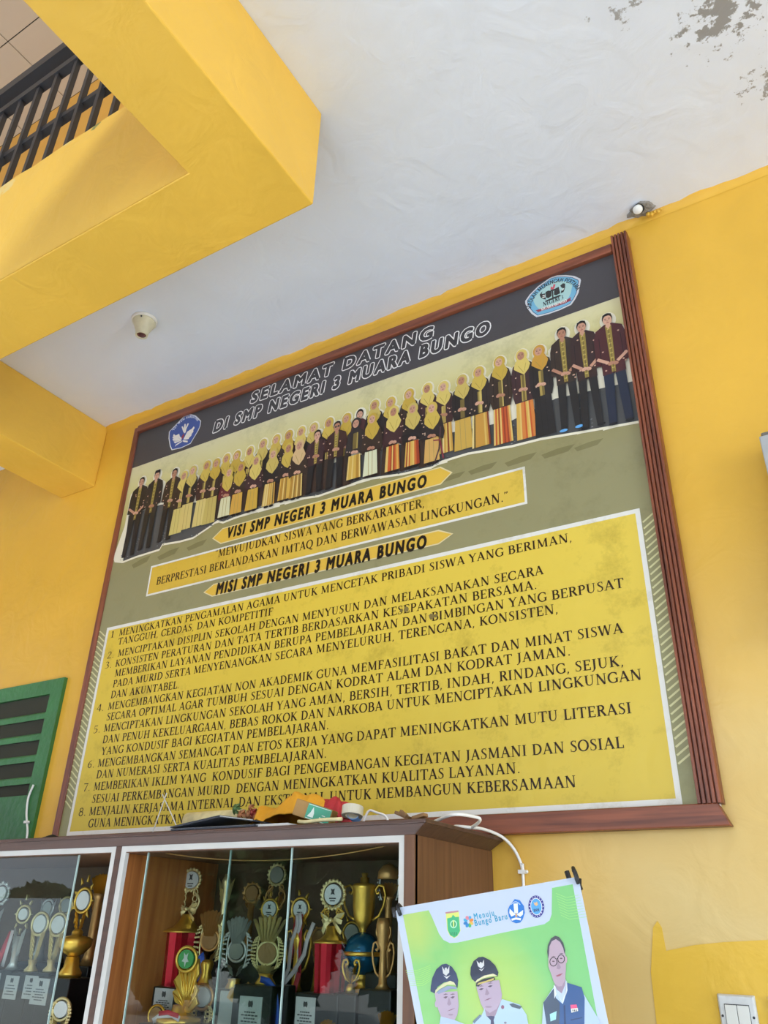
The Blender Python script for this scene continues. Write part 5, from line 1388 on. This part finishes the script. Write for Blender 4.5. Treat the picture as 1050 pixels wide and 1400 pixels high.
mb.build('paint_drips', m_wall, st)

# ------------------------------------------------------------------ wall box and switches on the right
bx = empty('wall_box', (.14, 0, 2.45), 'grey edged box on the wall at the right picture edge', 'box')
mb = MB().box((-.22, -.10, -.25), (.26, -.002, .36)); mb.build('box_body', mat('box_dark_body', '6a665c', .5), bx, .004)
MB().box((-.226, -.112, -.256), (.266, -.100, .342)).build('box_rim', mat('box_grey_rim', 'a6a7a6', .4), bx, .003)
m_sw = mat('switch_plate_white', 'cfd2d0', .35, var=.06, vscale=60)
m_rock = mat('switch_rocker', 'd9dad2', .3)
def switch(px_, label):
    z1 = 1.392; x0_ = at(px_, 1357, -.012).x
    o = empty('light_switch', (x0_ + .043, 0, z1 - .043), label, 'light switch', 'light switches on the yellow wall')
    MB().hexa([(-.043, -.001, -.043), (.043, -.001, -.043), (.043, -.001, .043), (-.043, -.001, .043)], [(-.039, -.012, -.039), (.039, -.012, -.039), (.039, -.012, .039), (-.039, -.012, .039)]).build('plate', m_sw, o, .003)
    for sd in (-1, 1):
        r_ = MB().hexa([(sd * .0135 - .0130, -.012, -.021), (sd * .0135 + .0130, -.012, -.021), (sd * .0135 + .0130, -.012, .021), (sd * .0135 - .0130, -.012, .021)], [(sd * .0135 - .0128, -.0165, -.0205), (sd * .0135 + .0128, -.0165, -.0205), (sd * .0135 + .0128, -.0145, .0205), (sd * .0135 - .0128, -.0145, .0205)])
        r_.build('rocker', m_rock, o, .001)
        s2 = MB().lathe([(.0005, 0), (.0028, 0), (.0028, -.0006), (.0005, -.0006)], n=12).build('screw', m_folder, o); s2.rotation_euler.x = pi / 2; s2.location = (sd * .034, -.0125, -.002)
    MB().box((-.0275, -.0125, -.0225), (.0275, -.0119, .0225)).build('recess', m_folder, o)
    return o
switch(978, 'two-rocker white light switch with dusty plate, seen whole on the yellow wall')
switch(1047, 'light switch cut off by the right picture edge')

# ------------------------------------------------------------------ campaign banner on its stand
q0, q1, q2 = at(541, 1245, -.62), at(791, 1200, -.54), at(570, 1400, -.655)
bn_n = (q1 - q0).cross(q2 - q0).normalized()
if bn_n.y > 0: bn_n = -bn_n
def bpt(px, py, off=0.0):
    r = ray(px, py); t = (q0 - CAM).dot(bn_n) / r.dot(bn_n)
    return CAM + r * t + bn_n * off
q3 = bpt(832, 1400)
def bil(P0, P1, k): return P0 + (P1 - P0) * k
ext = 5.2
bl, br = bil(q0, q2, ext), bil(q1, q3, ext)
bn = empty('banner_stand', ((bl.x + br.x) / 2, bl.y, bl.z), 'green and white printed banner with three officials, tilted on a thin stand', 'banner')
def bpart(o): o.parent = bn; o.matrix_parent_inverse = Matrix.Translation(-Vector(bn.location)); return o
nx, ny = 10, 24
vs = []; fs = []
m_bn = print_mat('glossy_banner_print', .25, wrinkle=.12, spec=.5)
cvb = Canvas(lambda u, v, off: bpt(u, v, off + .0006), .00001)
sheet = MB()
sheet.hexa([bl - bn_n * .0008, br - bn_n * .0008, br + bn_n * .0004, bl + bn_n * .0004], [q0 - bn_n * .0008, q1 - bn_n * .0008, q1 + bn_n * .0004, q0 + bn_n * .0004])
bpart(sheet.build('banner_sheet', mat('banner_white', 'c3d0e0', .3)))
def up(u, v): return (u, v)
GA, GB, GC, GD = '8ccf5e', 'a3d84e', 'a9dc6a', '7cc96a'
# green field, drawn as a grid so the printed greens drift
L0, L1 = (551, 1251), (580, 1400); R0, R1 = (783, 1209), (818, 1400)
L1 = (L0[0] + (L1[0] - L0[0]) * 1.12, 1420); R1 = (R0[0] + (R1[0] - R0[0]) * 1.12, 1420)
def gcol(i, j, n, m):
    s_, t_ = i / n, j / m
    a = Vector(lin('8cc878')) * (1 - s_) + Vector(lin('80c67e')) * s_
    k = max(0, 1 - ((s_ - .45) ** 2 / .10 + (t_ - .75) ** 2 / .35)); a = a.lerp(Vector(lin('b6d26a')), k * .9)
    k2 = max(0, 1 - ((s_ - .05) ** 2 / .02 + (t_ - .1) ** 2 / .1)); a = a.lerp(Vector(lin('c2d070')), k2 * .7)
    return tuple(v if v > 0 else 0 for v in a)
def rawq(cv, pts, cols):
    b0 = len(cv.v)
    for u, v in pts: cv.v.append(cv.plane(u, v, cv.off))
    cv.f.append(tuple(range(b0, b0 + len(pts)))); cv.c.append(cols)
n_, m_ = 14, 12
def gp_(i, j):
    a = Vector(L0).lerp(Vector(L1), j / m_); c_ = Vector(R0).lerp(Vector(R1), j / m_); return tuple(a.lerp(c_, i / n_))
for i in range(n_):
    for j in range(m_):
        rawq(cvb, [gp_(i, j), gp_(i + 1, j), gp_(i + 1, j + 1), gp_(i, j + 1)], [gcol(i, j, n_, m_), gcol(i + 1, j, n_, m_), gcol(i + 1, j + 1, n_, m_), gcol(i, j + 1, n_, m_)])
def W(x_, y_): return (540 + x_ / 3.5, 1190 + y_ / 3.5)
# faint wave lines at the right and left
for k in range(9):
    cvb.line([W(770 + 3 * k, 110 + 13 * k), W(820 + 2 * k, 130 + 13 * k), W(880 + 5 * k, 118 + 13 * k)], .5, 'a4dd84')
    cvb.line([W(50 + 3 * k, 480 + 9 * k), W(110 + 3 * k, 478 + 9 * k), W(170, 455 + 9 * k)], .5, 'a9dd74')
# white tab with logos
cvb.q([W(20, 190), W(160, 188), W(178, 225), W(212, 305), W(232, 333), W(262, 348), W(300, 346), W(500, 302), W(715, 258), W(740, 240), W(750, 210), W(752, 75), W(870, 40), W(868, 32), W(10, 180)], 'c3d0e0')
# district shield
cvb.q([W(244, 206), W(306, 198), W(314, 290), W(300, 315), W(284, 325), W(262, 312), W(250, 285)], 'd9e27a')
cvb.q([W(250, 230), W(272, 225), W(277, 212), W(290, 224), W(306, 222), W(312, 290), W(299, 313), W(284, 322), W(264, 310), W(253, 285)], '46b07a')
cvb.q([W(242, 200), W(304, 192), W(304, 200), W(242, 208)], 'b88a94')
cvb.ell(*W(281, 258), 4.8, 5.6, 'a9dfc0', 16); cvb.ell(*W(281, 258), 3.2, 4.0, '3d9a66', 14); cvb.q([W(278, 270), W(277, 240), W(284, 240), W(284, 270)], 'd8e68a')
for k in range(4): cvb.line([W(268 + 9 * k, 296), W(271 + 8 * k, 312)], .9, '2c7d55')
# flower mark of coloured petals
for k, c_ in enumerate(('4aa6d8', 'e48a4a', 'e0b65a', '54b36a', '3a8ec8', '3a7fbd', '48a7cf', 'd88a9a')):
    a = pi / 2 - 2 * pi * k / 8 - .4; x_, y_ = 352 + 15 * cos(a), 246 - 19 * sin(a); cvb.ell(*W(x_, y_), 2.3, 3.0, c_, 10, -a + pi / 2)
# wording
def btext(txt, p0, p1, cap, col):
    P, E_ = sans_polys(txt, 0, True); xs_ = [p[0] for f in P for p in f]; x0_, x1_ = min(xs_), max(xs_)
    H = max(p[1] for f in sans_polys('B') for p in f)
    d = Vector((p1[0] - p0[0], p1[1] - p0[1])); upv = Vector((d.y, -d.x)).normalized() * cap
    if upv.y > 0: upv = -upv
    T = lambda p: (p0[0] + d.x * (p[0] - x0_) / (x1_ - x0_) + upv.x * p[1] / H, p0[1] + d.y * (p[0] - x0_) / (x1_ - x0_) + upv.y * p[1] / H)
    for a, b_ in E_:
        cvb.off += 1e-6; cvb.line([T(a), T(b_)], cap * .045, col, same=True)
    cvb.next()
    for f in P: cvb.q([T(p) for p in f], col, True)
btext('Menuju', W(382, 236), W(476, 216), 8.2, '3f9fc4')
btext('Bungo Baru', W(386, 267), W(539, 233), 8.2, '3f9fc4')
# blue pentagon emblem
pent = [W(541, 190), W(548, 172), W(574, 138), W(598, 144), W(618, 172), W(622, 205), W(612, 235), W(600, 250), W(580, 254), W(560, 245), W(546, 222)]
cvb.q(pent, '2f78c8')
for f in ([W(578, 212), W(550, 184), W(548, 205), W(558, 222)], [W(584, 212), W(614, 190), W(613, 212), W(600, 224)], [W(572, 206), W(568, 160), W(588, 158), W(590, 206)], [W(558, 232), W(580, 226), W(604, 230), W(602, 240), W(580, 236), W(560, 242)]): cvb.q(f, 'e6ecf4')
cvb.q([W(576, 222), W(581, 200), W(587, 222)], 'e0b06a')
arc_b = [W(556 + 44 * k / 7, 165 - 14 * sin(pi * k / 7)) for k in range(8)]
cvb.line(arc_b, 1.0, 'bcd2ee')
# round navy seal
cvb.ell(*W(677, 174), 10.8, 15.2, '3d3f8a', 28, -.1); cvb.ell(*W(677, 174), 8.0, 11.8, 'e4e8f4', 26, -.1); cvb.ell(*W(677, 174), 7.2, 10.9, '5aa6dc', 26, -.1)
for k in range(18):
    a = 2 * pi * k / 18; x_, y_ = W(677, 174); cvb.ell(x_ + 9.4 * cos(a), y_ + 13.4 * sin(a), .8, .8, 'cfd2ee', 6)
cvb.q([W(664, 152), W(672, 158), W(680, 150), (W(686, 165)), W(676, 172), W(668, 166)], 'd6b48a')
btext('BNN', W(667, 200), W(691, 196), 4.0, '2f3560')
# officials, printed portraits
def D(x_, y_): return (580 + x_ / 6.5625, 1290 + y_ / 6.5625)
def dq(pts, c): cvb.q([D(*p) for p in pts], c)
def de(cx, cy, rx, ry, c, rot=0, n=20): cvb.ell(*D(cx, cy), rx / 6.5625, ry / 6.5625, c, n, rot)
SKN, SKS = 'b8a6b8', 'a08c9c'
def official(dx, dy, cap, skin):
    pass
# left official
dq([(95, 440), (108, 520), (130, 600), (150, 650), (180, 700), (230, 722), (270, 700), (300, 640), (312, 560), (300, 430)], SKN)
de(112, 545, 14, 30, SKN); dq([(150, 655), (280, 690), (360, 722), (380, 860), (100, 860), (140, 720)], 'b4c8dc')
dq([(58, 430), (62, 380), (75, 310), (110, 235), (160, 190), (200, 182), (250, 210), (290, 270), (306, 330), (300, 400), (250, 340), (180, 350), (120, 390), (98, 450)], '34405e')
dq([(98, 450), (104, 418), (170, 362), (235, 336), (270, 350), (290, 385), (270, 372), (210, 372), (140, 412)], 'd8d8a8')
dq([(112, 440), (150, 408), (215, 380), (285, 390), (298, 412), (240, 408), (170, 440), (130, 455)], '8f9bb4')
for f in ([(162, 205), (172, 270), (195, 290), (190, 250)], [(228, 200), (226, 262), (200, 290), (204, 250)], [(185, 225), (200, 215), (210, 235), (204, 290), (190, 285)], [(175, 290), (205, 318), (238, 285), (205, 300)]): dq(f, 'cfd2d0')
for x_ in (195, 258): dq([(x_ - 22, 486), (x_, 474), (x_ + 20, 478), (x_, 496)], '6c5a66'); dq([(x_ - 26, 462), (x_, 450), (x_ + 24, 456), (x_, 460)], '6a5660')
dq([(224, 480), (246, 545), (225, 560), (208, 545)], SKS); dq([(205, 610), (245, 590), (280, 580), (245, 600)], '8a6a78'); de(240, 640, 22, 8, SKS)
# middle official
dq([(470, 390), (490, 470), (510, 540), (545, 610), (590, 640), (640, 620), (690, 540), (700, 460), (675, 330), (560, 340)], SKN)
de(672, 385, 12, 34, SKN); dq([(545, 580), (560, 655), (620, 660), (700, 500), (860, 550), (920, 640), (960, 860), (400, 860), (440, 710), (520, 640)], 'b4cede')
dq([(545, 590), (590, 625), (650, 590), (690, 520), (640, 650), (600, 665), (560, 655)], SKS)
dq([(565, 655), (600, 650), (636, 655), (625, 690), (650, 860), (590, 860), (600, 690)], '4a4a66')
dq([(458, 345), (430, 320), (416, 280), (420, 215), (445, 160), (490, 125), (530, 120), (590, 150), (640, 200), (668, 260), (660, 300), (590, 280), (520, 300), (470, 345)], '30384a')
dq([(458, 350), (478, 325), (540, 290), (620, 272), (660, 292), (600, 296), (520, 318), (470, 352)], 'e0dcae')
dq([(466, 385), (470, 352), (540, 318), (630, 300), (640, 325), (600, 345), (530, 355), (490, 388)], '3a3c44'); dq([(475, 375), (490, 355), (560, 335), (628, 310), (625, 330), (560, 350)], 'c8b46a')
for f in ([(472, 155), (485, 205), (510, 225), (505, 190)], [(538, 145), (540, 200), (515, 225), (517, 190)], [(498, 175), (512, 165), (524, 185), (518, 225), (503, 222)], [(490, 230), (518, 250), (545, 212), (518, 236)]): dq(f, 'd4d6d6')
for x_, y_ in ((515, 410), (595, 384)): dq([(x_ - 24, y_ + 4), (x_, y_ - 8), (x_ + 22, y_ - 4), (x_, y_ + 10)], '5c5060'); dq([(x_ - 26, y_ - 20), (x_, y_ - 32), (x_ + 24, y_ - 26), (x_, y_ - 24)], '6a5a64')
dq([(560, 400), (588, 450), (570, 465), (548, 462)], SKS); dq([(538, 515), (575, 495), (612, 488), (575, 508)], '8a6a7c'); de(580, 570, 30, 8, SKS)
de(706, 572, 14, 18, '8a5a70'); dq([(765, 545), (800, 538), (880, 568), (860, 590), (790, 572)], '4d5a66'); de(730, 712, 12, 10, '8a8a98')
dq([(440, 700), (500, 640), (520, 650), (450, 720)], '6d7f90')
# man in glasses and navy vest
def V3(x_, y_): return (730 + x_ / 9.545, 1260 + y_ / 9.545)
def vq(pts, c): cvb.q([V3(*p) for p in pts], c)
def ve(cx, cy, rx, ry, c, n=20, rot=0): cvb.ell(*V3(cx, cy), rx / 9.545, ry / 9.545, c, n, rot)
vq([(125, 1060), (100, 1500), (900, 1500), (860, 1300), (660, 960), (430, 800), (260, 860)], 'b6cce0')
vq([(125, 1060), (265, 870), (290, 1000), (380, 1080), (420, 960), (435, 800), (625, 860), (665, 1000), (660, 1500), (190, 1500)], '36598c')
vq([(125, 1060), (265, 870), (290, 1000), (340, 1070), (330, 1500), (190, 1500)], '47566a')
vq([(262, 830), (270, 1010), (300, 940), (380, 1070), (420, 940), (432, 770), (440, 900), (420, 960)], 'e4ecf0'); vq([(275, 800), (290, 930), (375, 1050), (415, 900), (420, 760)], 'c2d2e6')
vq([(275, 830), (300, 890), (365, 940), (410, 830), (415, 720), (270, 760)], SKS)
vq([(190, 480), (195, 600), (225, 680), (265, 800), (320, 850), (370, 845), (410, 760), (420, 620), (420, 470), (395, 330), (330, 220), (250, 230), (200, 330)], 'b8a2b0')
ve(205, 560, 14, 50, 'c0a6ae'); ve(425, 500, 12, 44, 'c0a6ae')
vq([(190, 490), (176, 400), (185, 310), (225, 225), (280, 188), (330, 205), (385, 280), (410, 380), (402, 430), (385, 350), (345, 270), (290, 232), (235, 260), (205, 330), (200, 420)], '4c5058')
for x_, y_, r_ in ((257, 528, 46), (358, 490, 44)):
    cvb.line([(V3(x_ + r_ * cos(a), y_ + r_ * 1.22 * sin(a))) for a in [2 * pi * k / 18 for k in range(18)]], 1.1, '39343c', True)
    ve(x_, y_ - 6, 18, 9, '6a5560', 10); vq([(x_ - 34, y_ - 62), (x_ + 4, y_ - 76), (x_ + 36, y_ - 66), (x_ + 2, y_ - 66)], '5a4a50')
cvb.line([V3(302, 490), V3(315, 480)], 1.0, '39343c')
vq([(310, 510), (355, 600), (335, 628), (300, 618)], SKS); vq([(285, 712), (330, 690), (382, 676), (345, 712), (310, 722)], 'a0606c')
vq([(210, 1210), (300, 1170), (290, 1280), (220, 1306)], 'a8dce0'); vq([(478, 1090), (560, 1085), (570, 1130), (485, 1140)], 'e05a86'); vq([(485, 1140), (575, 1130), (580, 1170), (492, 1192)], 'e4e4dc')
for k in range(3): vq([(505 + 22 * k, 1152), (517 + 22 * k, 1150), (518 + 22 * k, 1174), (506 + 22 * k, 1176)], '4a4a52')
vq([(480, 1280), (630, 1250), (635, 1262), (485, 1296)], '26406a'); vq([(390, 1100), (410, 1090), (430, 1500), (400, 1500)], '2b4168')
o = cvb.build('banner_print', m_bn, bn)
# thin stand: poles behind and the black hooks at the upper corners
bk = -bn_n
def bt(pts, r, name, m=m_black): return bpart(MB().tube(pts, r, 8).build(name, m))
ctr_ = (q0 + q1 + bl + br) / 4 + bk * .05
for nm_, qq, opp in (('arm', q0, br), ('arm', q1, bl)):
    bt([qq + bk * .006, qq.lerp(opp, .25) + bk * .03, qq.lerp(opp, .5) + bk * .04], .005, nm_)
bt([bl + bk * .01, ctr_ + bk * .01], .005, 'arm'); bt([br + bk * .01, ctr_ + bk * .02], .005, 'arm')
foot = Vector((ctr_.x, ctr_.y + .22, .0)); bt([ctr_, foot + Vector((0, 0, .008))], .007, 'rear_leg')
def hook(P, hgt, nm):
    u_ = (q1 - q0).normalized(); v_ = (q0 - q2).normalized()
    Q = [P + bk * .012 - v_ * .02, P + bk * .014 + v_ * hgt * .8, P + v_ * hgt + bn_n * .002, P + bn_n * .010 + v_ * hgt * .6, P + bn_n * .011 - v_ * .004, P + bn_n * .004 - v_ * .012 ]
    bt(Q, .0042, nm)
    bt([P - u_ * .016 + bk * .010 - v_ * .01, P - u_ * .016 + bk * .010 + v_ * hgt], .0055, 'hook_tip')
hook(q0 + (q1 - q0).normalized() * .010, .010, 'corner_hook')
hook(q1 - (q1 - q0).normalized() * .004, .020, 'corner_hook')

# ------------------------------------------------------------------ courtyard seen only in the cabinet glass
m_dado = mat('pale_blue_wall', 'c4d2de', .6)
struct('wall_far', MB().box((-60, -14.45, -.02), (-17.4, -13.95, 2.1)), m_dado, 'pale blue boundary wall across the courtyard')
struct('trim_7', MB().box((-23.3, -13.6, -.02), (-22.8, -13.2, 6)), m_black, 'dark post across the courtyard')
m_leaf = mat('tree_leaf', '2e4a22', .7, var=.4, vscale=3); m_bark = mat('tree_bark', '4a3c2e', .8)
rnd = random.Random(3)
def tree(x_, y_, h_, r_, label):
    t = empty('tree', (x_, y_, -.02), label, 'tree', 'trees across the courtyard')
    MB().tube([(0, 0, 0), (.1, 0, h_ * .3), (0, .1, h_ * .7)], .22, 8, taper=[1, .8, .4]).build('trunk', m_bark, t)
    mb = MB(); vs = []; fs = []
    for i in range(3200):
        d = Vector((rnd.gauss(0, 1), rnd.gauss(0, 1), rnd.gauss(0, 1))).normalized() * rnd.uniform(.55, 1.0) ** .5
        c_ = Vector((d.x * r_, d.y * r_, h_ * .52 + d.z * h_ * .50)); a = Vector((rnd.uniform(-1, 1), rnd.uniform(-1, 1), rnd.uniform(-1, 1))).normalized() * .30; b2 = a.cross(Vector((rnd.uniform(-1, 1), rnd.uniform(-1, 1), rnd.uniform(-1, 1)))).normalized() * .2
        k = len(vs); vs += [c_ - a, c_ + b2, c_ + a, c_ - b2]; fs.append((k, k + 1, k + 2, k + 3))
    mb.add(vs, fs); mb.build('crown', m_leaf, t)
for x_, y_, h_, r_, l_ in ((-24.0, -17.2, 2.55, 1.5, 'tree standing behind the pale boundary wall'), (-13.5, -12.4, 6, 1.35, 'added tree nearest the pale boundary wall, darkening the glass reflection'), (-10.6, -12.4, 6, 1.35, 'second added tree from the pale boundary wall, darkening the glass reflection'), (-7.7, -12.4, 6, 1.35, 'third added tree from the pale boundary wall, darkening the glass reflection'), (-4.8, -12.4, 6, 1.35, 'added tree furthest from the pale boundary wall, darkening the glass reflection')):
    tree(x_, y_, h_, r_, l_)  # the four tall ones are added to darken the right bay's reflection
